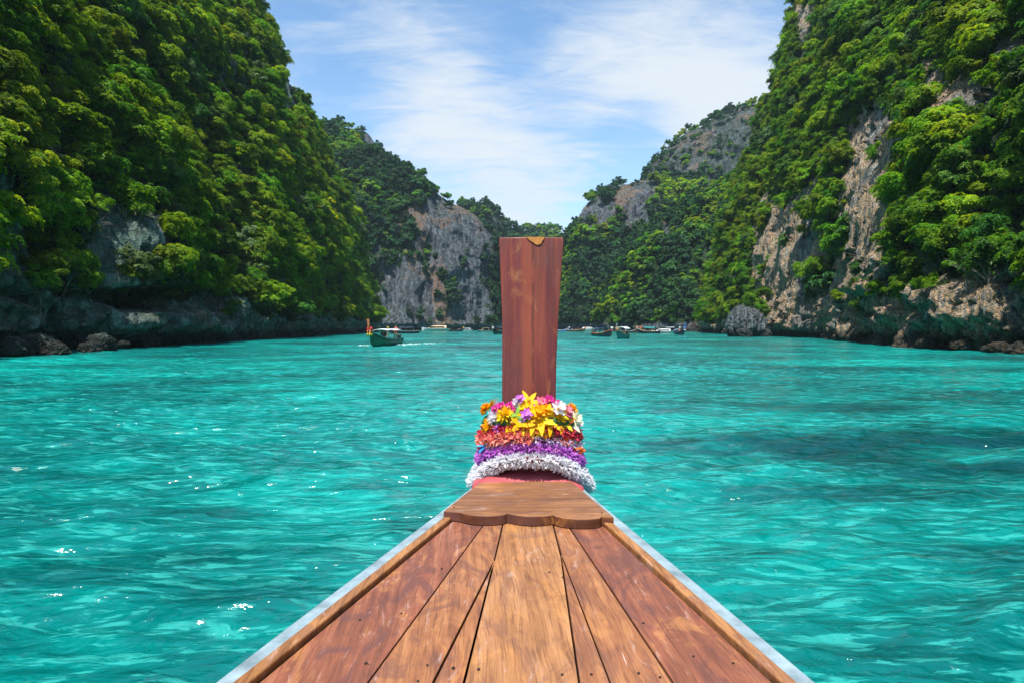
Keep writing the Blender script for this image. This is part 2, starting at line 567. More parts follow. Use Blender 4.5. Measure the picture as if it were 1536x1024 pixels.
def build_water():
    Nr = 1250
    az = np.concatenate([np.linspace(-180, -52, 24)[:-1], np.linspace(-52, 52, 880), np.linspace(52, 180, 24)[1:]])
    az = np.radians(az)
    r = np.exp(np.linspace(math.log(0.7), math.log(1400), Nr))
    A, Rr = np.meshgrid(az, r, indexing='ij')
    X, Y = Rr * np.sin(A), Rr * np.cos(A)
    dr = Rr * (math.log(1400 / 0.7) / Nr)
    wx = X + 0.35 * pnoise(X * .22, Y * .22, 0.0) + .06 * pnoise(X * .9, Y * .9, 5.0)
    wy = Y + 0.45 * pnoise(X * .22, Y * .22, 9.0) + .10 * pnoise(X * .9, Y * .9, 3.0)
    Z = np.zeros_like(X)
    g = np.random.default_rng(21)
    for k in range(64):
        lam = 0.16 * (5.0 / 0.16) ** (k / 63)
        th = R(99) + g.normal() * R(27)
        amp = 0.0070 * lam ** 0.85 * (0.6 + .8 * g.random()) * (.75 if lam < .32 else (1.35 if lam < 1.3 else .8))
        kk = 2 * math.pi / lam
        ph = (wx * math.cos(th) + wy * math.sin(th)) * kk + g.random() * 6.28
        fade = np.clip(lam / (2.0 * dr) - 0.9, 0, 1)
        sn = np.sin(ph)
        Z += amp * fade * (1.0 - 2.0 * np.abs(np.sin(ph / 2)) ** 1.3)
    gust = 0.75 + 0.6 * pnoise(X * .05, Y * .12, 2.0)
    Z *= np.clip(gust, .35, 1.3)
    Z *= sstep(Rr, 0.7, 1.6)
    m, t, b = new_mat('lagoon_water')
    geo = t.add('ShaderNodeNewGeometry')
    P = geo.outputs['Position']
    big = t.noise(t.mapping(P, (1, 1.5, 1)), 0.055, 5, .6, .6)
    med = t.noise(t.mapping(P, (.6, 1.8, 1)), 0.42, 5, .62, .4)
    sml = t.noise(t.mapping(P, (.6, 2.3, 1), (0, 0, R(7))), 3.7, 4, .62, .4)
    col = t.ramp(big, [(.36, (.0001, .078, .082)), (.5, (.0002, .190, .176)), (.63, (.002, .335, .295))])
    dk = t.smooth(med, .46, .37, 0, .6)
    col = t.mix(dk, col, (.0, .075, .072))
    col = t.mix(t.smooth(sml, .53, .60, 0, .42), col, (.045, .46, .41))  # pale streaks painted in for sky reflections on the wavelets
    col = t.mix(t.smooth(sml, .46, .39, 0, .42), col, (.0, .09, .09))  # dark sides of the wavelets, painted into the colour as well
    # coral heads and weed lying on the shallow bottom, placed in the lagoon
    reef = None
    for (x, y, rx, ry, am) in [(6.3, 11.8, 4.2, 1.6, .95), (11.0, 12.6, 4.8, 1.9, .98), (9.8, 10.2, 3.4, 1.0, .95), (4.2, 8.6, 1.8, .7, .6), (9.5, 8.8, 2.6, 1.0, .6), (14, 9.5, 4, 1.5, .9), (-4.0, 7.7, 1.1, .45, .6),
                              (-1.9, 8.9, 1.2, .5, .5), (8.5, 17.5, 3.5, 1.8, .6), (-9.5, 9.6, 3.5, .8, .45), (-2.2, 5.2, 1.0, .4, .5), (-4.1, 5.4, 1.0, .4, .5), (5.2, 6.2, 1.2, .5, .6), (22, 34, 14, 2.5, .45), (-8, 27, 6, 1.5, .2)]:
        v = t.mapping(P, (1 / rx, 1 / ry, 0), (0, 0, 0), (-x / rx, -y / ry, 0))
        d = t.vmath('LENGTH', v)
        g1 = t.smooth(t.math('ADD', d, t.math('MULTIPLY', t.math('SUBTRACT', med, .5), 2.4)), .25, 1.3, am, 0)
        reef = g1 if reef is None else t.math('MAXIMUM', reef, g1)
    col = t.mix(reef, col, (.0, .042, .050))
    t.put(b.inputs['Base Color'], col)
    b.inputs['Roughness'].default_value = 0.11
    b.inputs['IOR'].default_value = 1.333
    b.inputs['Specular IOR Level'].default_value = 0.68
    b1 = t.noise(t.mapping(P, (1, 1.8, 1), (0, 0, R(8))), 2.6, 4, .6, .6)
    b2 = t.noise(t.mapping(P, (1, 1.7, 1), (0, 0, R(-12))), 0.8, 3, .55, .5)
    b3 = t.noise(t.mapping(P, (.8, 1.9, 1), (0, 0, R(4))), .34, 4, .6, .5)
    hh = t.math('ADD', t.math('ADD', t.math('MULTIPLY', b1, .06), t.math('MULTIPLY', b2, .20)), t.math('MULTIPLY', b3, .42))
    t.put(b.inputs['Normal'], t.bump(hh, 1.0, 1.0))
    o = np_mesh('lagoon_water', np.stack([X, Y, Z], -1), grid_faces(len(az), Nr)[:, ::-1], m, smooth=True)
    tag(o, 'clear turquoise lagoon water with small choppy ripples and dark reef patches', 'water', kind='structure')
    bm = bmesh.new()
    bmesh.ops.create_grid(bm, x_segments=8, y_segments=8, size=1500)
    ms = plain('sand_bottom', (.30, .34, .28), .9)
    s = bm_obj('sea_bed', bm, ms)
    s.location.z = -3.2
    tag(s, 'pale sandy bottom under the lagoon water', 'sea bed', kind='structure')


build_water()

# ------------------------------------------------------------------ leaf crowns

def crown_mesh(name, mat, seed, n_cl, n_leaf, leaf, aspect=.42, flat=.26, rz=.62, cl_r=.34, droop=.25, holes=.0):
    g = np.random.default_rng(seed)
    C, N, Rc = [], [], []
    n_br = max(6, n_cl // 7)
    for q in range(n_br):
        th = q * 2.39996 + g.normal() * .35
        up = g.random() ** .8
        ln_ = (1.12 - .62 * up) * (.72 + .42 * g.random())
        for k in range(n_cl // n_br):
            t = .22 + .78 * (k + g.random() * .8) / (n_cl // n_br)
            th2 = th + g.normal() * .22 * t
            z = (.10 + .95 * up) * rz * 1.25 * math.sin(min(1, t * 1.15) * 1.35) - .16 * t ** 3 * (1 - up)
            c = np.array([math.cos(th2) * ln_ * t, math.sin(th2) * ln_ * t, z + g.normal() * .04])
            C.append(c)
            Rc.append(1.25 - .5 * t)
            nrm = np.array([0, 0, 1.0]) + np.array([math.cos(th2), math.sin(th2), 0]) * (.15 + .55 * t * (1 - .5 * up)) + g.normal(size=3) * .12
            N.append(nrm / np.linalg.norm(nrm))
    n_cl = len(C)
    Rc = np.array(Rc)
    C, N = np.array(C), np.array(N)
    idx = np.repeat(np.arange(n_cl), n_leaf)
    n = len(idx)
    nr = N[idx]
    a = np.cross(nr, g.normal(size=(n_cl, 3))[idx])
    a /= np.linalg.norm(a, axis=1)[:, None]
    b_ = np.cross(nr, a)
    rr = np.sqrt(g.random(n)) * cl_r * (Rc * (0.7 + .6 * g.random(n_cl)))[idx]
    tt = g.random(n) * 2 * math.pi
    # radial fingers give each spray an uneven outline
    rr *= 0.72 + .45 * np.cos(tt * (3 + (idx % 4)) + idx)
    h = g.normal(size=n) * cl_r * flat * .35 - droop * rr ** 2 / cl_r
    rad = a * np.cos(tt)[:, None] + b_ * np.sin(tt)[:, None]
    pos = C[idx] + rad * rr[:, None] + nr * h[:, None]
    pos[:, 2] += 0.85
    ln = nr + g.normal(size=(n, 3)) * .42
    ln /= np.linalg.norm(ln, axis=1)[:, None]
    dr = rad + g.normal(size=(n, 3)) * .5
    dr -= ln * np.sum(dr * ln, 1)[:, None]
    dr /= np.linalg.norm(dr, axis=1)[:, None]
    sd_ = np.cross(ln, dr)
    L = (leaf * (0.65 + .7 * g.random(n)))[:, None]
    W = L * aspect
    sag = ln * L * .12
    V = np.stack([pos - dr * L * .5, pos - sd_ * W * .5 + sag, pos + dr * L * .5 - sag, pos + sd_ * W * .5 + sag], 1)
    tone = np.clip(.5 + g.normal(size=n) * .2 + (g.random(n_cl) - .5)[idx] * .75, 0, 1)
    return np_mesh(name, V, np.arange(n * 4), mat, attrs={'tone': ('FACE', tone)}, link=False)


def trunk_mesh(name, mat, seed, crown=None):
    g = random.Random(seed)
    bm = bmesh.new()
    lean = Vector((g.uniform(-.15, .15), g.uniform(-.15, .15), 0))
    pts = [Vector((0, 0, -.5)), Vector((0, 0, .1)) + lean * .3, Vector((0, 0, .5)) + lean, Vector((0, 0, .85)) + lean * 1.2]
    add_tube(bm, pts, [.075, .055, .042, .028], 6)
    for k in range(11):
        th = k * 2.4 + g.random()
        st = pts[1].lerp(pts[3], g.random())
        e = Vector((math.cos(th), math.sin(th), 0)) * g.uniform(.55, .9)
        e.z = .75 + g.uniform(0, .45)
        mid = st.lerp(e, .5) + Vector((g.uniform(-.08, .08), g.uniform(-.08, .08), g.uniform(-.04, .12)))
        add_tube(bm, [st, mid, e], [.026, .017, .007], 5)
        for q in range(2):
            e2 = e + Vector((g.uniform(-.3, .3), g.uniform(-.3, .3), g.uniform(-.1, .2)))
            add_tube(bm, [mid, mid.lerp(e2, .5) + Vector((0, 0, .04)), e2], [.013, .009, .004], 4)
    me = bpy.data.meshes.new(name)
    bm.to_mesh(me)
    bm.free()
    me.materials.append(mat)
    return me


M_bark = plain('bark', (.16, .14, .11), .9, .25, 9)
L_bright = leaf_mat('leaf_bright', (.040, .125, .004), (.16, .32, .008), (.42, .48, .012), .5)
L_mid = leaf_mat('leaf_mid', (.018, .085, .004), (.08, .245, .007), (.26, .42, .014), .45)
L_deep = leaf_mat('leaf_deep', (.010, .060, .008), (.042, .150, .014), (.13, .28, .026), .38)
L_pale = leaf_mat('leaf_pale', (.035, .090, .030), (.10, .20, .07), (.22, .34, .12), .30)

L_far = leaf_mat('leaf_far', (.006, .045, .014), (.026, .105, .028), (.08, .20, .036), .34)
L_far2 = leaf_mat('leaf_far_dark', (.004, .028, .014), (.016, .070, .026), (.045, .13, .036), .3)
CR = {}
specs = [('bright', L_bright, 0), ('bright', L_bright, 1), ('mid', L_mid, 2), ('mid', L_mid, 3), ('deep', L_deep, 4), ('pale', L_pale, 5)]
for i, (k, mt, s) in enumerate(specs):
    CR['near%d' % i] = crown_mesh('crown', mt, 40 + s, 98, 70, .095, .42, .12, .66 + .1 * (s % 2), .23, .6)
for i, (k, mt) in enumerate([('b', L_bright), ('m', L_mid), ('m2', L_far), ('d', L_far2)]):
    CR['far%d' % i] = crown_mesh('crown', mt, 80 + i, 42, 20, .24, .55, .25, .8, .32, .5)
TRUNKS = [trunk_mesh('trunk', M_bark, 5 + i) for i in range(3)]

# crowns of real, visible trees double as the source of the forest's instances
src = {'near': bpy.data.collections.new('near_crowns'), 'far': bpy.data.collections.new('far_crowns')}
for c in src.values():
    COL.children.link(c)


def tree(crown_key, loc, scale, rz, name='tree', label=None, group=None, tilt=(0, 0), source=None, tr=0):
    root = empty(name, loc, rz, scale)
    root.rotation_euler = (tilt[0], tilt[1], rz)
    tag(root, label, 'tree', group)
    c = bpy.data.objects.new('crown', CR[crown_key])
    COL.objects.link(c)
    if source:
        src[source].objects.link(c)
    c.parent = root
    t_ = bpy.data.objects.new('trunk', TRUNKS[tr])
    COL.objects.link(t_)
    t_.parent = root
    return root


def forest(name, P, rot, scl, idx, coll, label):
    me = bpy.data.meshes.new(name)
    me.vertices.add(len(P))
    me.vertices.foreach_set('co', np.asarray(P, np.float32).ravel())
    a = me.attributes.new('rot', 'FLOAT_VECTOR', 'POINT')
    a.data.foreach_set('vector', np.asarray(rot, np.float32).ravel())
    a = me.attributes.new('scl', 'FLOAT', 'POINT')
    a.data.foreach_set('value', np.asarray(scl, np.float32))
    a = me.attributes.new('kind_index', 'INT', 'POINT')
    a.data.foreach_set('value', np.asarray(idx, np.int32))
    o = bpy.data.objects.new(name, me)
    COL.objects.link(o)
    ng = bpy.data.node_groups.new(name + '_nodes', 'GeometryNodeTree')
    ng.interface.new_socket('Geometry', in_out='INPUT', socket_type='NodeSocketGeometry')
    ng.interface.new_socket('Geometry', in_out='OUTPUT', socket_type='NodeSocketGeometry')
    gi, go = ng.nodes.new('NodeGroupInput'), ng.nodes.new('NodeGroupOutput')
    ip = ng.nodes.new('GeometryNodeInstanceOnPoints')
    ci = ng.nodes.new('GeometryNodeCollectionInfo')
    ci.inputs['Collection'].default_value = src[coll]
    ci.inputs['Separate Children'].default_value = True
    ci.inputs['Reset Children'].default_value = True
    ip.inputs['Pick Instance'].default_value = True

    def na(nm, dt):
        n = ng.nodes.new('GeometryNodeInputNamedAttribute')
        n.data_type = dt
        n.inputs['Name'].default_value = nm
        return n.outputs['Attribute']
    ng.links.new(gi.outputs[0], ip.inputs['Points'])
    ng.links.new(ci.outputs[0], ip.inputs['Instance'])
    ng.links.new(na('kind_index', 'INT'), ip.inputs['Instance Index'])
    e2r = ng.nodes.new('FunctionNodeEulerToRotation')
    ng.links.new(na('rot', 'FLOAT_VECTOR'), e2r.inputs[0])
    ng.links.new(e2r.outputs[0], ip.inputs['Rotation'])
    ng.links.new(na('scl', 'FLOAT'), ip.inputs['Scale'])
    ng.links.new(ip.outputs[0], go.inputs[0])
    md = o.modifiers.new('scatter', 'NODES')
    md.node_group = ng
    tag(o, label, 'forest', kind='stuff')
    return o


# ------------------------------------------------------------------ cliffs

def catmull(S, n_per):
    S = np.asarray(S, float)
    S = np.vstack([2 * S[0] - S[1], S, 2 * S[-1] - S[-2]])
    out = []
    for i in range(1, len(S) - 2):
        p0, p1, p2, p3 = S[i - 1:i + 3]
        n = n_per[i - 1]
        t = np.linspace(0, 1, n, endpoint=False)[:, None]
        out.append(0.5 * ((2 * p1) + (-p0 + p2) * t + (2 * p0 - 5 * p1 + 4 * p2 - p3) * t ** 2 + (-p0 + 3 * p1 - 3 * p2 + p3) * t ** 3))
    out.append(S[-2][None])
    return np.vstack(out)


def B(px, Y):
    return [(px - 768) / F * Y, Y]


def Cc(px, py, Y):
    p = at_y(px, py, Y)
    return [p[0], p[1], p[2]]


def build_cliff(name, stations, res, mat, label, p=1.4, q=1.0, amp=(5, 2, .9), rocky=None, carve=None, back=60,
                nv=200, seed=0.0, undercut=1.3, veg_floor=4.0, notch=2.0, bare=.4):
    S = np.array([b + c for b, c in stations], float)      # bx by cx cy cz
    n_per = []
    for i in range(len(S) - 1):
        L = np.linalg.norm(S[i + 1][:2] - S[i][:2]) + .3 * np.linalg.norm(S[i + 1][2:] - S[i][2:])
        dist = max(30, np.linalg.norm((S[i + 1][:2] + S[i][:2]) / 2))
        n_per.append(max(6, int(L / (dist * res))))
    G = catmull(S, n_per)
    nu = len(G)
    Bx, By, Cx, Cy, Cz = G.T
    if nv < 200:                             # leave room for the trees on the skyline
        Cz = Cz - 5.0
    dx, dy = Bx - Cx, By - Cy
    tx, ty = np.gradient(Bx), np.gradient(By)
    # outward = perpendicular to the base curve, on the side the base lies from the crest
    nx, ny = -ty, tx
    sgn = np.sign(nx * dx + ny * dy)
    sgn[sgn == 0] = 1
    l = np.hypot(nx, ny) + 1e-6
    nx, ny = nx * sgn / l, ny * sgn / l
    nx = np.convolve(np.pad(nx, 9, 'edge'), np.ones(19) / 19, 'valid')
    ny = np.convolve(np.pad(ny, 9, 'edge'), np.ones(19) / 19, 'valid')
    nf = int(nv * .82)
    vv = np.concatenate([np.linspace(0, 1, nf) ** 1.25, 1 + np.linspace(0, 1, nv - nf + 1)[1:]])
    v = vv[None, :]
    f = np.clip(v, 0, 1)
    k = np.clip(v - 1, 0, 1)
    s = f ** p
    hz = 1 - (1 - f) ** (1 + .6 * q) if q else f
    back = (back * np.clip(Cz / 70, .12, 1))[:, None]
    X = Bx[:, None] + (Cx - Bx)[:, None] * s - nx[:, None] * back * np.sin(k * math.pi / 2)
    Y = By[:, None] + (Cy - By)[:, None] * s - ny[:, None] * back * np.sin(k * math.pi / 2)
    Z = -3 + (Cz + 3)[:, None] * hz
    Z = Z * (1 - k ** 2.2) - 4 * k ** 2.2
    env = np.clip(1 - .8 * sstep(f, .7, 1.0), 0, 1) + 0 * X
    hscale = np.clip(Cz / 60, .35, 1)[:, None]
    o1 = fbm(X / 34 + seed, Y / 34, Z / 40, 3) * amp[0]
    o2 = fbm(X / 11, Y / 11 + seed, Z / 15, 3) * amp[1]
    flu = fbm(X / 3.6, Y / 3.6, Z / 16 + seed, 4, .55, True) * amp[2]
    det = fbm(X / 1.5, Y / 1.5 + seed, Z / 1.3, 3, .6) * amp[2] * .55
    if nv < 200:                             # far hills: tall vertical buttresses
        o2 = o2 + fbm(X / 24, Y / 24 + seed, Z / 130, 3, .5, True) * amp[0] * .8 * env
        flu = flu + fbm(X / 8, Y / 8, Z / 60 + seed, 3, .5, True) * 1.6
    D = (o1 + o2) * env * hscale + flu + det
    rug = fbm(X / 2.6, Y / 2.6, Z / 1.9 + seed, 5, .6, True) * 1.5 + fbm(X / 6, Y / 6, Z / 4 + seed, 2) * 2.2
    if nv > 200:
        w1, g1 = worley(X / 3.4 + .3 * flu, Y / 3.4, Z / 2.4, 3)
        w2, g2 = worley(X / 1.5, Y / 1.5 + .2 * flu, Z / 1.3, 5)
        w3, g3 = worley(X / 2.6, Y / 2.6, Z / 11, 8)
        lowm = 1 - sstep(Z, 6, 14)
        D = D + lowm * ((w1 - .5) * 2.4 + (w2 - .5) * .9 - .5 * (1 - sstep(g1, 0, .15)) - .25 * (1 - sstep(g2, 0, .2)))
        D = D + (1 - lowm) * ((w3 - .5) * 2.2 - .5 * (1 - sstep(g3, 0, .18)))
    D = D + rug * (1 - sstep(Z, 5, 12)) * min(1.0, amp[2] / 1.2) * (1.0 if amp[2] < 1.4 else .3)
    D = D - undercut * np.exp(-((Z - .9) / notch) ** 2) + .8 * undercut * np.exp(-((Z - 3.6) / 2.0) ** 2)
    pxx, pyy = project(np.stack([X, Y, Z], -1))
    if carve:
        for (x0, y0, x1, y1, soft, d) in carve:
            m = sstep(pxx, x0 - soft, x0 + soft) * (1 - sstep(pxx, x1 - soft, x1 + soft)) * sstep(pyy, y0 - soft, y0 + soft) * (1 - sstep(pyy, y1 - soft, y1 + soft))
            D = D + d * m
    X = X + nx[:, None] * D
    Y = Y + ny[:, None] * D
    Z = Z + fbm(X / 16, Y / 16, Z / 16 + 7 + seed, 3) * 1.6 * amp[0] / 5 * sstep(Z, 3, 12) + det * .4
    P = np.stack([X, Y, Z], -1)
    # how green: 1 forest, 0 bare rock
    pxx, pyy = project(P)
    veg = np.ones_like(X)
    vn = fbm(X / 9 + 3, Y / 9, Z / 14, 3)
    vm = fbm(X / 3.5 + 3, Y / 3.5, Z / 5, 3)
    for (cx, cy, rx, ry, am) in (rocky or []):
        e = np.hypot((pxx - cx) / rx, (pyy - cy) / ry) + vn * .8 + vm * .9
        veg = np.minimum(veg, 1 - am * (1 - sstep(e, .75, 1.15)))
    veg = veg - bare * sstep(fbm(X / 14 + 9, Y / 14, Z / 30 + seed, 3), .12, .34)
    veg *= sstep(Z + vn * 2.5, veg_floor - 1.5, veg_floor + 1.5)
    faces = grid_faces(nu, nv)
    a, b_, d_ = P.reshape(-1, 3)[faces[:, 0]], P.reshape(-1, 3)[faces[:, 1]], P.reshape(-1, 3)[faces[:, 3]]
    nrm = np.cross(b_ - a, d_ - a)
    out = np.stack([nx, ny, np.full(nu, .5)], -1)[faces[:, 0] // nv]
    if np.mean(np.sum(nrm * out, 1) > 0) < .5:
        faces = faces[:, ::-1]
        nrm = -nrm
    o = np_mesh(name, P, faces, mat, smooth=False, attrs={'veg': ('POINT', veg.ravel())})
    tag(o, label, 'cliff', kind='structure')
    area = np.linalg.norm(nrm, axis=1) * 1.0
    nrm = nrm / (np.linalg.norm(nrm, axis=1)[:, None] + 1e-9)
    vi = (faces[:, 0] % nv)
    return dict(P=P.reshape(-1, 3), faces=faces, area=area, n=nrm, veg=veg.ravel(), front=vv[vi] < 1.35)


def scatter(cl, spacing, size, seed, far_scale=None, keep=None, y_max=None, y_min=-30):
    g = np.random.default_rng(seed)
    cen = cl['P'][cl['faces']].mean(1)
    ok = cl['front'] & (cen[:, 1] > y_min)
    wgt = cl['area'] * ok
    tot = wgt.sum()
    n = int(tot / (spacing ** 2) * 3.2)
    pick = g.choice(len(wgt), n, p=wgt / tot)
    P, N = cen[pick], cl['n'][pick]
    vg = cl['veg'][cl['faces'][pick, 0]]
    keepm = vg > g.random(n) * .55 + .4
    P, N = P[keepm], N[keepm]
    # thinning on a hashed grid
    used = {}
    sel = []
    for i, p in enumerate(P):
        key = (int(p[0] // spacing), int(p[1] // spacing), int(p[2] // spacing))
        if key in used:
            continue
        bad = False
        for j in used.get('n' + str(key), ()):
            bad = True
        used[key] = 1
        sel.append(i)
    P, N = P[sel], N[sel]
    m = len(P)
    sz = size * (0.62 + .75 * g.random(m) ** 1.3)
    # trees lean out from the rock then grow up
    tilt = np.zeros((m, 3))
    hn = N.copy()
    hn[:, 2] = 0
    l = np.linalg.norm(hn, axis=1)[:, None] + 1e-6
    hn /= l
    amt = np.clip(l[:, 0], 0, 1) * (0.25 + .25 * g.random(m))
    # rotate about axis perpendicular to hn: approximated with x and y euler
    tilt[:, 0] = -hn[:, 1] * amt
    tilt[:, 1] = hn[:, 0] * amt
    base = P - N * .3
    base[:, 2] -= sz * .45 * np.clip(l[:, 0], 0, 1)
    base[:, :2] += hn[:, :2] * (sz * .22)[:, None]
    # euler XYZ: random spin first about z is not separable; a random spin by choosing z rotation before the lean
    spin = g.random(m) * 2 * math.pi
    ca, sa = np.cos(-spin), np.sin(-spin)
    tx = tilt[:, 0] * ca - tilt[:, 1] * sa
    ty = tilt[:, 0] * sa + tilt[:, 1] * ca
    rot = np.stack([tx, ty, spin], -1)
    return base, rot, sz, g


M_rockA = rock_mat('cliff_rock_left', (.20, .235, .21), (.05, .06, .058), (.38, .28, .17), .4, .4)
M_rockD = rock_mat('cliff_rock_right', (.23, .225, .21), (.035, .04, .045), (.66, .42, .23), .95, .12)
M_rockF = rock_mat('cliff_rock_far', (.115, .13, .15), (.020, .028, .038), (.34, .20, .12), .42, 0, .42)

stA = [([-40, -60], [-92, -60, 80]), ([-36, -15], [-94, -15, 86]), ([-37, 20], [-95, 22, 92]), (B(0, 47), [-96, 65, 98]), (B(100, 57), [-98, 100, 108]), (B(200, 70), [-100, 140, 116]),
       (B(300, 90), [-100, 180, 122]), (B(400, 112), Cc(370, 0, 226)), (B(470, 150), Cc(436, 140, 250)), (B(520, 195), Cc(482, 232, 265)),
       (B(545, 245), Cc(525, 320, 275)), (B(556, 275), Cc(545, 395, 282)), (B(561, 292), Cc(555, 455, 294)), (B(540, 320), Cc(545, 470, 320))]
A = build_cliff('left_cliff', stA, .0042, M_rockA, 'steep jungle covered limestone cliff with a small cave on the left shore', p=1.25, q=.25, amp=(7.5, 4.0, 1.1), nv=300, bare=.12, seed=2.1,
                rocky=[(185, 370, 60, 75, .97), (12, 400, 30, 90, .6), (100, 502, 380, 46, .9), (270, 462, 110, 24, .7), (5, 310, 30, 60, .7), (355, 60, 22, 70, .5), (430, 130, 14, 90, .6)],
                carve=[(135, 318, 232, 432, 9, 3.2), (150, 432, 218, 464, 5, -7.0), (110, 464, 330, 500, 14, 2.2)], undercut=.6)
stD = [([40, -60], [108, -60, 90]), ([41, -10], [110, -10, 96]), ([42, 25], [112, 30, 100]), (B(1560, 51), [114, 75, 106]), (B(1440, 59), [115, 110, 110]), (B(1370, 68), [116, 145, 114]), (B(1315, 84), [116, 175, 118]),
       (B(1265, 106), [116, 205, 122]), (B(1200, 135), Cc(1212, -20, 238)), (B(1145, 165), Cc(1188, 65, 250)), (B(1095, 195), Cc(1168, 135, 260)), (B(1068, 225), Cc(1135, 225, 268)),
       (B(1060, 250), Cc(1108, 285, 276)), (B(1062, 275), Cc(1085, 370, 286)), (B(1080, 300), Cc(1085, 420, 300))]
D = build_cliff('right_cliff', stD, .0042, M_rockD, 'tall jungle cliff with orange and grey fluted rock on the right shore', p=1.25, q=.25, amp=(6.0, 3.0, 1.3), nv=290, seed=6.4,
                rocky=[(1182, 400, 56, 115, .97), (1200, 470, 66, 40, .9), (1300, 300, 42, 140, .9), (1325, 200, 50, 50, .85), (1430, 140, 100, 50, .8), (1515, 40, 40, 60, .8), (1270, 430, 30, 60, .7),
                       (1410, 475, 190, 58, .95), (1500, 430, 70, 30, .7), (1290, 480, 90, 28, .85), (1205, 25, 14, 60, .7), (1380, 395, 40, 30, .5), (1130, 215, 12, 30, .5), (1480, 250, 40, 60, .35)],
                carve=[(1300, 440, 1340, 515, 8, -3.5), (1138, 300, 1225, 500, 12, 1.5)], undercut=.6)
stB = [(B(520, 330), Cc(380, 150, 420)), (B(548, 345), Cc(455, 184, 420)), (B(565, 350), Cc(500, 190, 420)), (B(585, 352), Cc(552, 216, 420)), (B(615, 358), Cc(596, 240, 415)), (B(650, 365), Cc(630, 258, 415)), (B(690, 372), Cc(668, 292, 415)),
       (B(720, 385), Cc(700, 308, 420)), (B(745, 400), Cc(722, 330, 430)), (B(765, 430), Cc(745, 372, 450)), (B(770, 470), Cc(765, 430, 480))]
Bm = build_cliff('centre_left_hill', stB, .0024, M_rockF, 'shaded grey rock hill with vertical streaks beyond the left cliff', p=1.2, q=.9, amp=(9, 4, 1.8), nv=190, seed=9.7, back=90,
                 rocky=[(685, 350, 62, 80, .95), (705, 430, 26, 74, .9), (618, 440, 66, 58, .9), (645, 330, 40, 40, .7), (600, 480, 50, 18, .8), (690, 475, 40, 25, .8), (712, 455, 20, 40, .7), (560, 205, 16, 14, .6)], undercut=2.5)
stB1 = [(B(400, 480), Cc(380, 150, 520)), (B(455, 480), Cc(455, 175, 520)), (B(490, 482), Cc(490, 180, 520)), (B(525, 485), Cc(530, 187, 520)), (B(552, 490), Cc(553, 197, 520)), (B(575, 500), Cc(564, 226, 525)), (B(590, 520), Cc(578, 300, 535))]
B1 = build_cliff('back_left_hill', stB1, .0035, M_rockF, 'higher wooded hilltop behind the streaked grey hill', p=1.1, q=.9, amp=(8, 4, 1.5), nv=120, seed=3.3, back=90, rocky=[(552, 212, 12, 20, .7)])
stB3 = [(B(690, 540), Cc(690, 300, 590)), (B(712, 545), Cc(716, 300, 590)), (B(735, 550), Cc(738, 303, 590)), (B(755, 555), Cc(757, 326, 590)), (B(775, 565), Cc(772, 340, 595)), (B(800, 590), Cc(790, 372, 610))]
B3 = build_cliff('far_left_peak', stB3, .0035, M_rockF, 'small dark rounded peak left of the prow post far away', p=1.1, q=.9, amp=(6, 3, 1.5), nv=110, seed=5.3, back=80, rocky=[(745, 330, 18, 20, .5)])
stB4 = [(B(760, 700), Cc(765, 350, 740)), (B(785, 700), Cc(785, 342, 740)), (B(810, 700), Cc(808, 341, 740)), (B(832, 700), Cc(832, 340, 740)), (B(850, 705), Cc(843, 356, 745)), (B(880, 720), Cc(870, 380, 750))]
B4 = build_cliff('far_ridge', stB4, .0035, M_rockF, 'low distant ridge closing the lagoon behind the prow post', p=1.1, q=.6, amp=(5, 3, 1.5), nv=90, seed=8.3, back=80)
stC3 = [(B(840, 455), Cc(850, 400, 520)), (B(850, 430), Cc(860, 352, 490)), (B(864, 415), Cc(876, 310, 470)), (B(885, 408), Cc(893, 288, 460)), (B(915, 402), Cc(930, 270, 455)), (B(950, 400), Cc(962, 262, 455)), (B(990, 402), Cc(1000, 262, 455)), (B(1050, 405), Cc(1060, 262, 455))]
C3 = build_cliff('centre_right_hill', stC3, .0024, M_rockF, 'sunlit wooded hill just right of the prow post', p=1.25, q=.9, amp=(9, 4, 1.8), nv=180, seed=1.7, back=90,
                 rocky=[(890, 320, 40, 22, .75), (950, 300, 40, 50, .85), (915, 450, 16, 40, .6)])
stC1 = [(B(955, 420), Cc(948, 330, 520)), (B(965, 420), Cc(966, 262, 520)), (B(985, 420), Cc(990, 225, 520)), (B(1010, 420), Cc(1018, 202, 520)), (B(1045, 420), Cc(1055, 180, 520)), (B(1090, 420), Cc(1095, 160, 520)),
        (B(1130, 420), Cc(1135, 149, 520)), (B(1180, 420), Cc(1185, 146, 520)), (B(1260, 420), Cc(1260, 160, 520))]
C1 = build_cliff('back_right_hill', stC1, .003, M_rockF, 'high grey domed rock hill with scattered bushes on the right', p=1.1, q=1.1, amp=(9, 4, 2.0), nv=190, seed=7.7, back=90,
                 rocky=[(1060, 230, 120, 75, .53), (1000, 280, 50, 50, .55), (1120, 180, 60, 40, .5), (965, 300, 20, 30, .7)])
stC2 = [(B(912, 345), Cc(925, 452, 400)), (B(916, 328), Cc(946, 400, 385)), (B(926, 318), Cc(972, 350, 370)), (B(950, 308), Cc(1000, 322, 360)), (B(980, 300), Cc(1035, 296, 355)), (B(1010, 292), Cc(1075, 275, 350)), (B(1045, 286), Cc(1120, 262, 345)),
        (B(1090, 282), Cc(1170, 262, 345)), (B(1150, 280), Cc(1230, 262, 345))]
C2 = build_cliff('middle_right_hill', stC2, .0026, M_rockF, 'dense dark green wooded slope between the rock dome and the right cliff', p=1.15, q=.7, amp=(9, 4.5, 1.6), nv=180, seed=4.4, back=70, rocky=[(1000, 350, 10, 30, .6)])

# forest canopy (nobody could count it) -------------------------------------
import sys


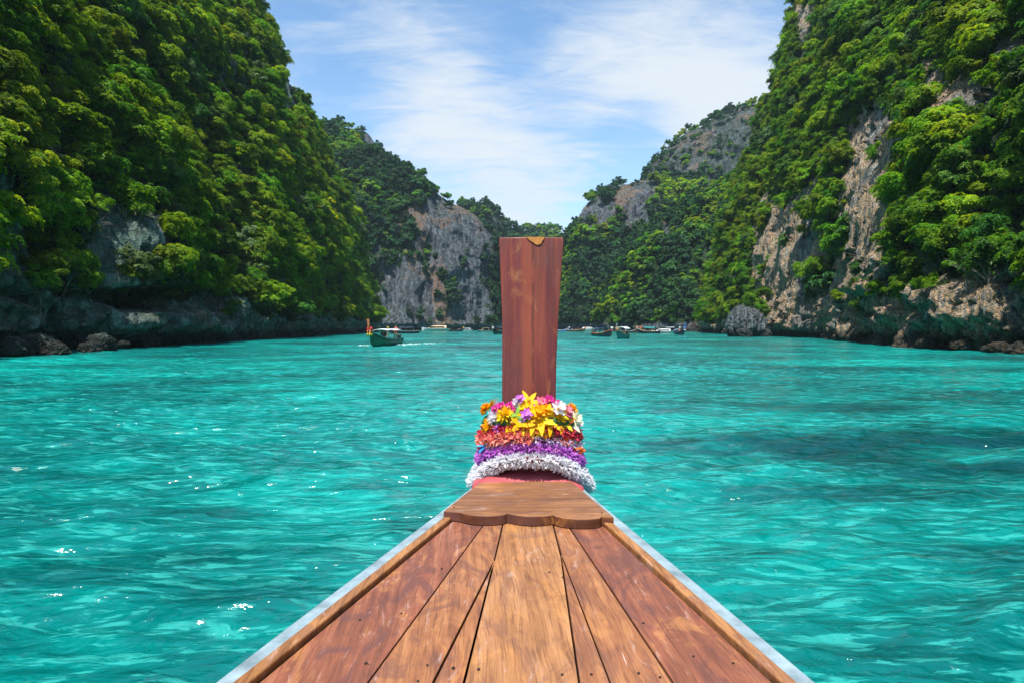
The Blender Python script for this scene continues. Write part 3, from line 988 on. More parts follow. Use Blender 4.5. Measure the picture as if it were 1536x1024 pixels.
def kinds(g, m, probs):
    return g.choice(len(probs), m, p=np.array(probs) / sum(probs))


SINGLE = []


def plant(cl, nm, coll, spacing, size, seed, probs, label, lift=None, **kw):
    P, rot, sz, g = scatter(cl, spacing, size, seed, **kw)
    cum = np.cumsum(np.array(probs) / sum(probs))
    sc_ = 14.0 if coll == 'near' else 30.0
    fld = pnoise(P[:, 0] / sc_ + seed, P[:, 1] / sc_, P[:, 2] / sc_) * 1.0 + g.normal(size=len(P)) * .22
    rank = np.argsort(np.argsort(fld)) / len(P)
    idx = np.minimum(np.searchsorted(cum, rank), len(probs) - 1)
    sz = sz * np.clip(.95 + .75 * pnoise(P[:, 0] / 9 + 5, P[:, 1] / 9, P[:, 2] / 9), .6, 1.5)
    print('forest', nm, len(P))
    forest(nm, P, rot, sz, idx, coll, label)


# visible trees: the sources come first so that the crown order in the collections is fixed
HEROES = []


def hero(px, py, Y, key, scale, label, source=None, group=None, tilt=(0, 0), tr=0, rz=0.0, name='tree'):
    best, bp = 1e9, at_y(px, py, Y)
    for c_ in (A, D, Bm, C2, C3):
        q = c_['P'][::3]
        x_, y_ = project(q)
        r_ = np.linalg.norm(q - CAM, axis=1)
        d_ = np.hypot(x_ - px, y_ - (py + 10)) + np.where(np.abs(r_ - Y) > .45 * Y, 1e5, 0) + r_ * .05
        k_ = int(np.argmin(d_))
        if d_[k_] < best:
            best, bp = d_[k_], q[k_]
    dd_ = (CAM - bp) / np.linalg.norm(CAM - bp)
    p = bp + dd_ * scale * .30
    return tree(key, (p[0], p[1], p[2] - scale * .95), scale, rz, name, label, group, tilt, source, tr)


hero(125, 372, 53, 'near0', 2.6, 'pale green feathery tree hanging in front of the grey rock face above the cave', 'near', tilt=(0, .35), name='overhanging_tree')
hero(205, 290, 60, 'near1', 3.6, 'spreading yellow green tree with a bare branch above the grey rock face', 'near', tilt=(0, .2), tr=1, name='spreading_tree')
hero(60, 415, 48, 'near2', 1.8, 'small dark green bush low on the left cliff left of the cave', 'near', name='cliff_bush')
hero(1300, 455, 88, 'near3', 2.6, 'green bush hanging over the dark rock recess on the right shore', 'near', name='overhanging_bush')
hero(1480, 385, 62, 'near4', 3.4, 'dark green tree above the overhang on the right shore', 'near', tr=2, name='dark_tree')
hero(1410, 372, 66, 'near5', 3.4, 'grey green pale leaved tree on the right cliff above the overhang', 'near', tr=1, name='pale_tree')
hero(470, 300, 200, 'far0', 7, 'rounded bright green tree high on the far end of the left cliff', 'far', name='tall_tree')
hero(1115, 400, 188, 'far1', 6, 'leafy green tree left of the orange rock column', 'far', name='leafy_tree')
hero(1240, 420, 118, 'far2', 4, 'leafy tree right of the orange rock column above the shore', 'far', name='leafy_tree')
hero(945, 440, 318, 'far3', 7, 'dark rounded tree low on the middle right hill behind the moored boats', 'far', name='dark_tree')

hero(330, 300, 88, 'near0', 3.0, 'bright yellow green tree jutting out halfway up the left cliff', tilt=(0, .2), tr=1)
hero(455, 335, 140, 'near1', 4.2, 'yellowish tree low on the left cliff near its far end', tilt=(0, .2), tr=2)
hero(70, 130, 75, 'near0', 3.6, 'light green tree high at the left edge of the left cliff')
hero(250, 60, 120, 'near1', 4.2, 'light green tree near the top of the left cliff', tr=1)
hero(390, 410, 108, 'near2', 3.0, 'green tree bending over the dark shore rocks of the left cliff', tilt=(0, .3), tr=2)
hero(560, 425, 285, 'near1', 4.0, 'tree leaning over the water at the very tip of the left cliff', tilt=(0, .3))
hero(1250, 235, 125, 'near1', 4.0, 'bright green round tree above the grey strip on the right cliff', tr=1)
hero(1190, 270, 150, 'near0', 4.0, 'light green tree above the orange rock column', tr=2)
hero(1450, 190, 85, 'near5', 3.0, 'grey green tree beside the bare rock high on the right cliff')
hero(1385, 330, 70, 'near1', 2.6, 'fresh green tree halfway up the near part of the right cliff', tr=1)
hero(1075, 440, 215, 'near0', 4.5, 'bright green tree at the shore left of the round sea rock', tr=2)
hero(1165, 110, 210, 'far1', 5, 'tree standing out on the skyline of the right cliff')

for (px_, py_, Y_, sc_, tr_i, rz_, lb_) in [(120, 315, 58, 2.6, 0, .4, 'pale bare branched dead tree sticking out above the grey rock face on the left cliff'),
                                          (30, 180, 62, 3.0, 1, 1.2, 'bare grey branches among dark leaves at the left edge of the left cliff'),
                                          (215, 215, 88, 3.0, 2, 2.2, 'leafless tree in a dark gap in the middle of the left cliff'),
                                          (1340, 260, 100, 3.0, 1, .2, 'leafless pale tree on the grey rock strip of the right cliff'),
                                          (1500, 330, 62, 2.4, 2, 1.0, 'leafless tree near the right edge of the right cliff')]:
    o_ = hero(px_, py_, Y_, 'near0', sc_, lb_, tr=tr_i, rz=rz_, name='dead_tree', tilt=(.3, .5))
    for ch_ in list(o_.children):
        if ch_.name.startswith('crown'):
            bpy.data.objects.remove(ch_)

plant(A, 'left_cliff_forest', 'near', 2.7, 2.45, 1, [.34, .30, .18, .10, .04, .04], 'thick yellow green jungle canopy covering the left cliff')
plant(D, 'right_cliff_forest', 'near', 2.8, 2.45, 2, [.2, .2, .24, .2, .1, .06], 'dense green jungle canopy covering the right cliff')
plant(A, 'left_cliff_undergrowth', 'near', 1.9, 1.05, 21, [.25, .25, .2, .15, .1, .05], 'small bushes and creepers between the trees of the left cliff')
plant(D, 'right_cliff_undergrowth', 'near', 2.0, 1.05, 22, [.2, .2, .2, .2, .12, .08], 'small bushes and creepers between the trees of the right cliff')
plant(Bm, 'centre_left_forest', 'far', 3.4, 3.0, 3, [.02, .13, .25, .6], 'shaded dark green tree cover on the streaked grey hill')  # mostly the darkest leaves: this hill's shade is put into the leaf colour
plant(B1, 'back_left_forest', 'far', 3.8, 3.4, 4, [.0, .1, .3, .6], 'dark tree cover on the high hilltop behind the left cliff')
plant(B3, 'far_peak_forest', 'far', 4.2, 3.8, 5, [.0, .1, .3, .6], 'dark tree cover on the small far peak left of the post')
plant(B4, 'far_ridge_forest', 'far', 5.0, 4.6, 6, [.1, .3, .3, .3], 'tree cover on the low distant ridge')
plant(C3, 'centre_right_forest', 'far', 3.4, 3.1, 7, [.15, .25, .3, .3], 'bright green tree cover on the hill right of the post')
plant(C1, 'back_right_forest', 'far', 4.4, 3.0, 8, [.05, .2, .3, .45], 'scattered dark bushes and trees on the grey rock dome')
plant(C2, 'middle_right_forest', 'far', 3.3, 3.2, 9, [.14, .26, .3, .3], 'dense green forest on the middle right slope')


# ------------------------------------------------------------------ our own longtail boat
DZ = 1.20                                   # deck level


def deck(x, y):
    p = on_z(x, y, DZ)
    return np.array([p[0], p[1]])


def line(a, b, Y):                          # x on the line a-b (deck coordinates) at depth Y
    t = (Y - a[1]) / (b[1] - a[1])
    return a[0] + (b[0] - a[0]) * t


TAN = ((.20, .085, .036), (.35, .16, .066), (.48, .245, .11))
REDD = ((.13, .046, .03), (.24, .082, .045), (.35, .15, .082))
MIDW = ((.18, .068, .032), (.31, .125, .053), (.45, .215, .09))
W_out = wood_mat('deck_wood_red', REDD, R(-3.5), red=.5, dark_amt=.7, seed=0)
W_out2 = wood_mat('deck_wood_red_brown', REDD, R(-3.5), red=.45, dark_amt=.65, seed=5)
W_mid = wood_mat('deck_wood_orange', MIDW, R(-3.5), red=.5, dark_amt=.55, seed=2)
W_mid2 = wood_mat('deck_wood_amber', MIDW, R(-3.5), red=.35, dark_amt=.45, seed=8)
W_cen = wood_mat('deck_wood_tan', TAN, R(-3.5), red=.3, dark_amt=.4, seed=4)
W_rail = wood_mat('rail_wood', ((.20, .085, .03), (.36, .16, .055), (.50, .25, .10)), R(-3.5), red=.2, dark_amt=.4, seed=3)
W_cap = wood_mat('cap_wood', ((.15, .066, .030), (.25, .112, .048), (.35, .17, .078)), R(88), red=.1, dark_amt=.35, seed=6)
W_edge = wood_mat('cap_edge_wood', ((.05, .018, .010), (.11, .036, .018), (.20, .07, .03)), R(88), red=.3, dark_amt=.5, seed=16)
W_post = wood_mat('post_wood', ((.11, .020, .024), (.175, .031, .030), (.235, .046, .036)), 0, .55, red=.35, dark_amt=.30, seed=1, rough=.42, vertical=True, scratch=.0)
M_white = plain('white_gunwale_paint', (.27, .36, .41), .4, .22, 9)
M_hull = plain('blue_hull_paint', (.10, .26, .36), .4, .12, 5)
M_dark = plain('gap_shade', (.012, .009, .007), .9, .1)
M_nail = plain('nail_metal', (.05, .035, .03), .55, .2, 30, metal=.4)
M_chip = plain('bare_orange_wood', (.55, .21, .05), .55, .12, 20)

boat = empty('longtail_boat', (0, 0, 0))
tag(boat, 'wooden longtail boat we stand in, brown plank foredeck and tall red brown prow board', 'boat')

# outline of the deck in plan, from the wide part behind the camera to the bow
Lo0, Lo1 = deck(330, 1024), deck(665, 768)
Ro0, Ro1 = deck(1216, 1024), deck(921, 776)
Lo2, Ro2 = deck(706, 735), deck(880, 740)


def edge(side, Y):
    a, b, c = (Lo0, Lo1, Lo2) if side < 0 else (Ro0, Ro1, Ro2)
    if Y > b[1]:
        return line(b, c, Y)
    if Y > a[1]:
        return line(a, b, Y)
    t = a[1] - Y                            # swell out and round off behind the camera
    s0 = (b[0] - a[0]) / (b[1] - a[1])
    return a[0] - s0 * 2.2 * (1 - math.exp(-t / 2.2)) * (1 if t < 2.4 else 1)


BOW = 4.22
ys = np.concatenate([np.linspace(-5.5, 1.5, 15), np.linspace(1.7, 3.6, 12), np.linspace(3.7, BOW, 5)])
prof = []
for Y in ys:
    l, r = edge(-1, Y), edge(1, Y)
    cx = (l + r) / 2
    hw = (r - l) / 2
    if Y < -3:
        hw *= 1 - .35 * ((-3 - Y) / 2.5) ** 2
    prof.append((Y, cx, hw))


def hull_mesh():
    V = []
    for (Y, cx, hw) in prof:
        k = max(0, (Y - 2.0) / (BOW - 2.0))
        hw2 = hw
        kz = -.35 + .95 * k ** 2.2
        for j in range(15):
            u = j / 14 * 2 - 1
            a = abs(u)
            x = math.copysign(hw2 * (a ** .55), u) * (1 - .10 * (1 - a)) if a > 0 else 0
            z = kz + (DZ - .035 - kz) * a ** 1.9
            V.append((cx + x, Y + (z - kz) * .12 * k, z))
    return V


hm = np_mesh('hull', hull_mesh(), grid_faces(len(prof), 15), M_hull, boat, smooth=True)
hm.modifiers.new('thick', 'SOLIDIFY').thickness = .03
# added near-black sheet standing in for the shade in the plank gaps
bm = bmesh.new()
under = [(line(Lo0, Lo1, .9) + .12, .9), (line(Ro0, Ro1, .9) - .12, .9), (Ro2[0] - .05, Ro2[1]), (Lo2[0] + .05, Lo2[1])]
add_prism(bm, under, DZ - .11, DZ - .06)
bm_obj('under_deck_shade', bm, M_dark, boat)

# gunwale strips (white) and wood rails
zr = DZ + .012


def strip(name, mat, side, o0, o1, z0, z1, y0, y1, bev=.006, n=14, wav=.0):
    bm = bmesh.new()
    Ys = np.linspace(y0, y1, n)
    rows = []
    for Y in Ys:
        e = edge(side, Y)
        a, b_ = e - side * o0, e - side * o1
        rows.append([bm.verts.new((a, Y, z0)), bm.verts.new((b_, Y, z0)), bm.verts.new((b_, Y, z1)), bm.verts.new((a, Y, z1))])
    for i in range(n - 1):
        for k in range(4):
            bm.faces.new((rows[i][k], rows[i][(k + 1) % 4], rows[i + 1][(k + 1) % 4], rows[i + 1][k]))
    bm.faces.new(rows[0])
    bm.faces.new(rows[-1][::-1])
    return bm_obj(name, bm, mat, boat, bevel=bev)


for sd_ in (-1, 1):
    strip('gunwale', M_white, sd_, -.010, .052, DZ - .12, DZ + .008, -4.5, 4.02)
    strip('rail', W_rail, sd_, .058, .102, DZ - .05, DZ + .022, .3, 3.38)

# plank seams measured on the deck plane
seam = {
    'a': (deck(360 + 22, 1024), deck(690, 780)),
    'b': (deck(551, 1024), deck(731.5, 778)),
    'c': (deck(649, 1024), deck(741.7, 840)), 'c2': (deck(741.7, 840), deck(756, 778)),
    'd': (deck(694.7, 1024), deck(740, 840)),
    'e': (deck(869, 1024), deck(841.5, 833)), 'e2': (deck(841.5, 833), deck(828, 780)),
    'f': (deck(915, 1024), deck(841.5, 833)),
    'g': (deck(1010, 1024), deck(848, 781)),
    'h': (deck(1169 + 6, 1024), deck(903, 784)),
}
Y_BACK, Y_FRONT = 0.85, 3.47
GAP = .0032


def plank(name_mat, left, right, tip=None, lift=0.0, label=None):
    """left / right: lists of (x, y) deck points from back to front"""
    bm = bmesh.new()
    poly = [(x + GAP, y) for x, y in left] + [(x - GAP, y) for x, y in right[::-1]]
    add_prism(bm, poly, DZ - .028 + lift, DZ + lift)
    o = bm_obj('deck_plank', bm, name_mat, boat, bevel=.0022)
    if label:
        o['label'] = label
    return o


def ln(key, y0=Y_BACK, y1=Y_FRONT):
    a, b_ = seam[key]
    return [(line(a, b_, y0), y0), (line(a, b_, y1), y1)]


lc = [(line(*seam['c'], Y_BACK), Y_BACK), tuple(seam['c'][1]), (line(*seam['c2'], Y_FRONT), Y_FRONT)]
ld = [(line(*seam['d'], Y_BACK), Y_BACK), (seam['d'][1][0] + .006, seam['d'][1][1])]
le = [(line(*seam['e'], Y_BACK), Y_BACK), tuple(seam['e'][1]), (line(*seam['e2'], Y_FRONT), Y_FRONT)]
lf = [(line(*seam['f'], Y_BACK), Y_BACK), (seam['f'][1][0] + .004, seam['f'][1][1])]
rail_l = [(edge(-1, y) + .106, y) for y in (Y_BACK, 1.2, 1.736, Y_FRONT)]
rail_r = [(edge(1, y) - .106, y) for y in (Y_BACK, 1.2, 1.736, Y_FRONT)]
planks = [plank(W_out, rail_l, ln('b'), label='wide reddish outer deck plank on the left'),
          plank(W_mid, ln('b'), lc, lift=.001, label='orange plank with pale scuffs'),
          plank(W_mid2, [lc[0], (lc[1][0], lc[1][1] - .004)], ld, lift=-.001, label='narrow tapering plank left of centre'),
          plank(W_cen, [ld[0], (ld[1][0] - .002, ld[1][1])] + [lc[2]], le, label='wide pale tan centre plank'),
          plank(W_mid2, [le[0], (le[1][0], le[1][1] - .004)], lf, lift=.001, label='narrow pointed plank right of centre'),
          plank(W_mid2, [lf[0], (lf[1][0] - .002, lf[1][1]), le[2]], ln('g'), label='light orange plank right of centre'),
          plank(W_out2, ln('g'), rail_r, lift=.0015, label='wide reddish outer deck plank on the right')]


def nail(px, py, pl, r=.007, z=DZ):
    r *= .7
    p = on_z(px, py, z)
    bm = bmesh.new()
    bmesh.ops.create_cone(bm, cap_ends=True, segments=10, radius1=r, radius2=r * .8, depth=.004)
    o = bm_obj('nail', bm, M_nail, pl, smooth=False)
    o.location = (p[0], p[1], z + .0025)
    return o


for (x, y, k, r) in [(549, 995, 0, .008), (627, 1022, 1, .006), (641, 998, 1, .006), (680, 1002, 2, .008), (718, 1004, 3, .007), (843, 1012, 3, .006), (887, 1012, 4, .007), (958, 1010, 5, .006), (765, 783, 3, .007),
                     (835, 783, 5, .007), (731, 865, 2, .005), (824, 858, 3, .006), (844, 866, 4, .005), (663, 853, 1, .007), (965, 935, 6, .008), (1100, 995, 6, .007), (990, 1016, 5, .006), (540, 930, 0, .006), (1040, 985, 6, .006), (602, 920, 0, .005)]:
    nail(x, y, planks[k], r)

# cap board across the bow with a scalloped front edge
bm = bmesh.new()
CZ = DZ + .052
fl, fr = on_z(665, 766, CZ), on_z(921, 775, CZ)
tl, tr_ = on_z(722, 718, CZ), on_z(858, 721, CZ)
front = []
ks = [0, .08, .10, .36, .38, .64, .66, .93, 1.0]
N = 60
for i in range(N + 1):
    t = i / N
    x = fl[0] + (fr[0] - fl[0]) * t
    y = fl[1] + (fr[1] - fl[1]) * t
    if t < .10:
        d = -.01 * t / .1
    elif t > .93:
        d = 0.01 * (1 - t) / .07 - .03 * ((t - .93) / .07) * 0
    else:
        q = (t - .10) / .83 * 3
        fq = q - math.floor(q)
        d = -.045 * (math.sin(math.pi * min(1, fq)) ** .75) - .012
        d += .02 if 1 < q < 2 else 0
    front.append((x, y + d))
poly = front + [(tr_[0] - .005, tr_[1]), (tr_[0] - .02, tr_[1] + .25), (tl[0] + .03, tl[1] + .25), (tl[0] + .015, tl[1])]
add_prism(bm, poly, DZ + .002, CZ)
cap = bm_obj('cap_board', bm, W_cap, boat, bevel=.004)
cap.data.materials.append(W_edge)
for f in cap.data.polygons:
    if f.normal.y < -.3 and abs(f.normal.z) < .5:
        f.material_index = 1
for (x, y) in [(681, 761), (903, 769), (739, 722)]:
    nail(x, y, cap, .006, CZ)

# prow board
YP = 4.05
pts = [(735, 752.5, 836), (600, 753, 834), (540, 753.2, 835), (480, 753, 838), (430, 751.3, 841.3), (390, 749.6, 844), (360, 748.2, 846.4), (355, 749.2, 845.6)]
V, TH_P = [], .075
from mathutils import noise as mn
rows = []
for i in range(len(pts) - 1):
    (ya, la, ra), (yb, lb, rb) = pts[i], pts[i + 1]
    n = 8 if i < 5 else 2
    for k in range(n):
        t = k / n
        rows.append((ya + (yb - ya) * t, la + (lb - la) * t, ra + (rb - ra) * t))
rows.append(pts[-1])
bm = bmesh.new()
prev = None
NX = 10
for (y, l, r) in rows:
    z = at_y((l + r) / 2, y, YP)[2]
    xl, xr = at_y(l, y, YP)[0], at_y(r, y, YP)[0]
    lean = (z - 1.2) * .03
    loop = []
    for k in range(NX + 1):
        u = k / NX
        bulge = .012 * (1 - (2 * u - 1) ** 2)
        loop.append(bm.verts.new((xl + (xr - xl) * u, YP + lean - bulge, z)))
    for k in range(NX, -1, -1):
        u = k / NX
        loop.append(bm.verts.new((xl + (xr - xl) * u, YP + lean + TH_P, z + .002)))
    if prev:
        m = len(loop)
        for k in range(m):
            bm.faces.new((prev[k], prev[(k + 1) % m], loop[(k + 1) % m], loop[k]))
    else:
        bm.faces.new(loop[::-1])
    prev = loop
bm.faces.new(prev)
post = bm_obj('prow_post', bm, W_post, boat, smooth=False, bevel=.005)
# worn orange patch at the top edge, let in a hair proud of the board
bm = bmesh.new()
cp = [(790, 355.6), (816.5, 355.6), (815.5, 359), (813, 362), (812.5, 365), (808, 367.5), (804, 367), (799, 363.5), (795, 361), (792.5, 358.5)]
yb_ = YP + 1.55 * .03 - .0155
va = [bm.verts.new(tuple(at_y(x, y, yb_ - .003))) for x, y in cp]
vb = [bm.verts.new(tuple(at_y(x, y, yb_ + .03))) for x, y in cp]
bm.faces.new(va)
for i in range(len(cp)):
    bm.faces.new((va[i], vb[i], vb[(i + 1) % len(cp)], va[(i + 1) % len(cp)]))
bm_obj('bare_wood_patch', bm, M_chip, post)

# pink cloth wrapped over the bow ------------------------------------------------


def bow_arc(xl, xr, ylow, ytop, Yc, Ylow, n=33, k=2.6, skew=0.0):
    """arc over the bow: a list of 3-D points, low at both sides and flat on top (pixels measured at depth)"""
    out = []
    for i in range(n):
        u = i / (n - 1) * 2 - 1
        x = (xl + xr) / 2 + (xr - xl) / 2 * math.copysign(1 - (1 - abs(u)) ** 1.25, u)
        y = ytop + (ylow - ytop) * abs(u) ** k + skew * u
        Y = Yc + (Ylow - Yc) * abs(u) ** 2
        out.append(Vector(at_y(x, y, Y)))
    return out


M_cloth = petal_mat('pink_cloth', (.36, .055, .07), (.60, .14, .155), .12)
t0 = bow_arc(713, 871, 722, 700, 4.02, 4.02, k=3.0, skew=2)
t1 = bow_arc(711, 873.5, 726, 706, 3.95, 3.93, k=3.0, skew=2.5)
t2 = bow_arc(709, 875.5, 731, 712, 3.89, 3.84, k=3.0, skew=3)
t3 = bow_arc(707.5, 877, 736, 718, 3.83, 3.76, k=3.2, skew=3.5)
t4 = bow_arc(707.5, 877, 738, 721, 3.83, 3.76, k=3.2, skew=3.5)
rowsC = [t0, t1, t2, t3, t4]
Vc = []
for j in range(33):
    u = j / 32
    for i in range(5):
        p = rowsC[i][j].copy()
        w_ = .010 * math.sin(i * 2.1 + u * 9) + .006 * math.sin(u * 31 + i)
        p.z += w_ * .8 - (.012 if i == 4 else 0)
        p.y += w_
        Vc.append(p)
cl_o = np_mesh('prow_cloth', Vc, grid_faces(33, 5), M_cloth, smooth=True, attrs={'tone': ('POINT', [.5 + .4 * math.sin(i * 1.3) for i in range(33 * 5)])})
md = cl_o.modifiers.new('thick', 'SOLIDIFY')
md.thickness = .006
md.offset = -1
md = cl_o.modifiers.new('sub', 'SUBSURF')
md.levels = md.render_levels = 2
tag(cl_o, 'dusty pink red cloth wrapped around the bow below the white garland', 'cloth')
# the bundled cloth core that the garlands sit on
M_core = plain('dark_red_cloth', (.16, .02, .03), .85, .25, 18)


def ring_pts(z, cx, cy, a, b_, droop, n=96, p=2.4, tilt=0.0):
    out = []
    for i in range(n):
        th = 2 * math.pi * i / n
        c, s_ = math.cos(th), math.sin(th)
        x = math.copysign(abs(c) ** .85, c) * a
        y = math.copysign(abs(s_) ** .85, s_) * b_
        out.append(np.array([cx + x, cy + y, z - droop * (abs(x) / a) ** p + tilt * x]))
    return np.array(out)


def ptz(y, Y):
    return at_y(768, y, Y)[2]


PC = at_y(795, 700, 4.1)[0]
bm = bmesh.new()
prevr = None
for (zz, a, b_) in [(1.16, .34, .20), (1.28, .31, .21), (1.40, .27, .20), (1.52, .255, .18), (1.62, .22, .16), (1.69, .17, .12)]:
    lp = [bm.verts.new((PC + math.cos(2 * math.pi * k / 28) * a, 4.12 + math.sin(2 * math.pi * k / 28) * b_, zz - .10 * abs(math.cos(2 * math.pi * k / 28)) ** 2.5)) for k in range(28)]
    if prevr:
        for k in range(28):
            bm.faces.new((prevr[k], prevr[(k + 1) % 28], lp[(k + 1) % 28], lp[k]))
    prevr = lp
bm.faces.new(prevr)
core = bm_obj('wrapped_cloth', bm, M_core, None, smooth=True)
tag(core, 'dark red cloth bundled round the prow post under the garlands', 'cloth')


def petals(name, P, Dr, Nn, L, W, curl, mat, tone, parent, nseg=3, link=True):
    """many small curved petals as one mesh"""
    n = len(P)
    Dr = Dr / np.linalg.norm(Dr, axis=1)[:, None]
    S_ = np.cross(Dr, Nn)
    S_ /= (np.linalg.norm(S_, axis=1)[:, None] + 1e-9)
    Nn = np.cross(S_, Dr)
    wid = [.55, 1.0, .8, .12] if nseg == 3 else [.5, 1.0, .2]
    rows_ = []
    for k in range(nseg + 1):
        t = k / nseg
        c = P + Dr * (L * t)[:, None] + Nn * (L * curl * t * t)[:, None]
        rows_.append(c - S_ * (W * wid[k] / 2)[:, None])
        rows_.append(c + S_ * (W * wid[k] / 2)[:, None])
    V_ = np.stack(rows_, 1)
    m_ = 2 * (nseg + 1)
    base = (np.arange(n) * m_)[:, None, None]
    q = np.array([[2 * k, 2 * k + 1, 2 * k + 3, 2 * k + 2] for k in range(nseg)])[None]
    return np_mesh(name, V_, (base + q), mat, parent, smooth=True, attrs={'tone': ('POINT', np.repeat(tone, m_))}, link=link)


def fluffy(name, ringp, tube, plen, pwid, npet, mat, label, seed, curl=.5, group=None, tone_f=None, sx=0.55):
    g = np.random.default_rng(seed)
    root = empty(name, tuple(ringp.mean(0)))
    tag(root, label, 'garland', group)
    off = np.array(root.location)
    n = len(ringp)
    ii = g.random(npet) * n
    i0 = ii.astype(int) % n
    fr_ = (ii - np.floor(ii))[:, None]
    c = ringp[i0] * (1 - fr_) + ringp[(i0 + 1) % n] * fr_
    tg = ringp[(i0 + 1) % n] - ringp[i0]
    tg /= np.linalg.norm(tg, axis=1)[:, None]
    side = np.cross(tg, [0, 0, 1.0])
    side /= np.linalg.norm(side, axis=1)[:, None]
    upv = np.cross(side, tg)
    th = g.random(npet) * 2 * math.pi
    rad = side * np.cos(th)[:, None] + upv * np.sin(th)[:, None]
    P = c + rad * tube * .55 - off
    dr = rad + tg * g.normal(size=npet)[:, None] * sx + g.normal(size=(npet, 3)) * .22
    L = plen * (.7 + .6 * g.random(npet))
    W = pwid * (.7 + .6 * g.random(npet))
    tone = np.clip(g.random(npet), 0, 1) if tone_f is None else tone_f(ii / n, g)
    petals('petals', P, dr, g.normal(size=(npet, 3)), L, W, curl * g.normal(size=npet), mat, tone, root)
    bm = bmesh.new()
    k = len(ringp)
    add_tube(bm, [ringp[j % k] - off for j in range(0, k + 1, 2)], tube * .55, 8, caps=False)
    bm_obj('strand', bm, M_core, root, smooth=True)
    return root


GM = {
    'white': petal_mat('white_petals', (.80, .78, .84), (.95, .95, .97), .45),
    'purple': petal_mat('purple_petals', (.40, .05, .48), (.80, .32, .86), .3),
    'crimson': petal_mat('crimson_petals', (.42, .02, .035), (.82, .09, .13), .25),
    'coral': petal_mat('coral_petals', (.85, .16, .12), (1.0, .46, .36), .3),
    'lilac': petal_mat('pale_lilac_petals', (.55, .42, .68), (.88, .80, .92), .3),
    'yellow': petal_mat('yellow_petals', (.85, .42, .0), (1.0, .80, .03), .3),
    'orange': petal_mat('orange_petals', (.90, .26, .0), (1.0, .58, .01), .3),
    'magenta': petal_mat('magenta_petals', (.50, .01, .20), (.85, .08, .42), .3),
    'pink': petal_mat('pink_petals', (.80, .14, .24), (.95, .45, .50), .3),
    'green': petal_mat('green_leaves', (.05, .22, .02), (.28, .52, .06), .3),
    'cream': petal_mat('cream_petals', (.88, .84, .45), (.95, .93, .75), .3),
    'blue': petal_mat('blue_petals', (.02, .22, .55), (.08, .45, .85), .3),
}
CY = 4.12
fluffy('white_garland', ring_pts(1.388, PC + .004, CY, .368, .295, .215, p=2.9, tilt=-.03), .050, .028, .0125, 9500, GM['white'], 'thick fluffy white petal garland lowest on the prow above the pink cloth', 1)
fluffy('purple_garland', ring_pts(1.453, PC, CY, .322, .280, .12, p=2.6, tilt=-.02), .038, .026, .0115, 6500, GM['purple'], 'bright purple petal garland just above the white one', 2)
# coral on the left half of the front, lilac on the right
rp = ring_pts(1.500, PC, CY, .300, .262, .07, p=2.6)
fluffy('lilac_garland', rp, .036, .026, .011, 3200, GM['lilac'], 'pale lilac petal garland half hidden between purple and crimson garlands', 3)
half = np.array([p for p in ring_pts(1.518, PC, CY, .312, .285, .06, p=2.6, n=96) if p[0] < PC + .01 and p[1] < CY + .05])
fluffy('coral_garland', np.vstack([half, half[::-1] + np.array([0, .03, 0])]), .034, .030, .014, 1500, GM['coral'], 'short coral pink petal garland on the left above the purple garland', 4)
fluffy('crimson_garland', ring_pts(1.572, PC, CY, .295, .252, .085, p=2.4), .042, .028, .014, 4600, GM['crimson'], 'dark crimson petal garland under the big yellow flowers', 5, curl=.8)
fluffy('orange_red_garland', ring_pts(1.53, PC + .008, CY, .318, .262, .13, p=3.0, tilt=-.05), .026, .026, .012, 900, petal_mat('orange_red_petals', (.80, .06, .02), (.95, .28, .03), .3),
       'thin orange red petal garland showing at both sides of the prow', 6)

# the top garland of large cloth flowers ----------------------------------------


def flower_mesh(kind, seed):
    g = np.random.default_rng(seed)
    if kind == 'lily':
        P, D_, N_, L, W, C_ = [], [], [], [], [], []
        for k in range(6):
            th = k * math.pi / 3 + g.normal() * .08
            P.append([0, 0, 0]); D_.append([math.cos(th), math.sin(th), .55]); N_.append([-math.cos(th) * .5, -math.sin(th) * .5, 1])
            L.append(.062 * (.9 + .2 * g.random())); W.append(.026); C_.append(-.35)
    elif kind == 'ball':
        P, D_, N_, L, W, C_ = [], [], [], [], [], []
        for k in range(90):
            v = g.normal(size=3)
            v[2] = abs(v[2]) * 1.1 - .25
            v /= np.linalg.norm(v)
            P.append(v * .006); D_.append(v); N_.append(g.normal(size=3)); L.append(.036 * (.8 + .3 * g.random())); W.append(.014); C_.append(.25)
    elif kind == 'open':
        P, D_, N_, L, W, C_ = [], [], [], [], [], []
        for k in range(13):
            th = k * 2.4
            e = .15 if k < 8 else .7
            P.append([0, 0, .002 * k]); D_.append([math.cos(th), math.sin(th), e]); N_.append([0, 0, 1]); L.append(.040 if k < 8 else .028); W.append(.024); C_.append(.12)
    else:                                   # leaf pair
        P, D_, N_, L, W, C_ = [], [], [], [], [], []
        for k in range(3):
            th = k * 2.1
            P.append([0, 0, 0]); D_.append([math.cos(th), math.sin(th), .4]); N_.append([0, 0, 1]); L.append(.06); W.append(.028); C_.append(-.3)
    P, D_, N_, L, W, C_ = map(np.array, (P, D_, N_, L, W, C_))
    return dict(P=P.astype(float), D=D_.astype(float), N=N_.astype(float), L=L, W=W, C=C_)


M_centre = plain('flower_centre_yellow', (.75, .38, .02), .7, .2, 60)
M_centre_w = plain('flower_centre_green', (.25, .35, .04), .7, .2, 60)
FM = {}


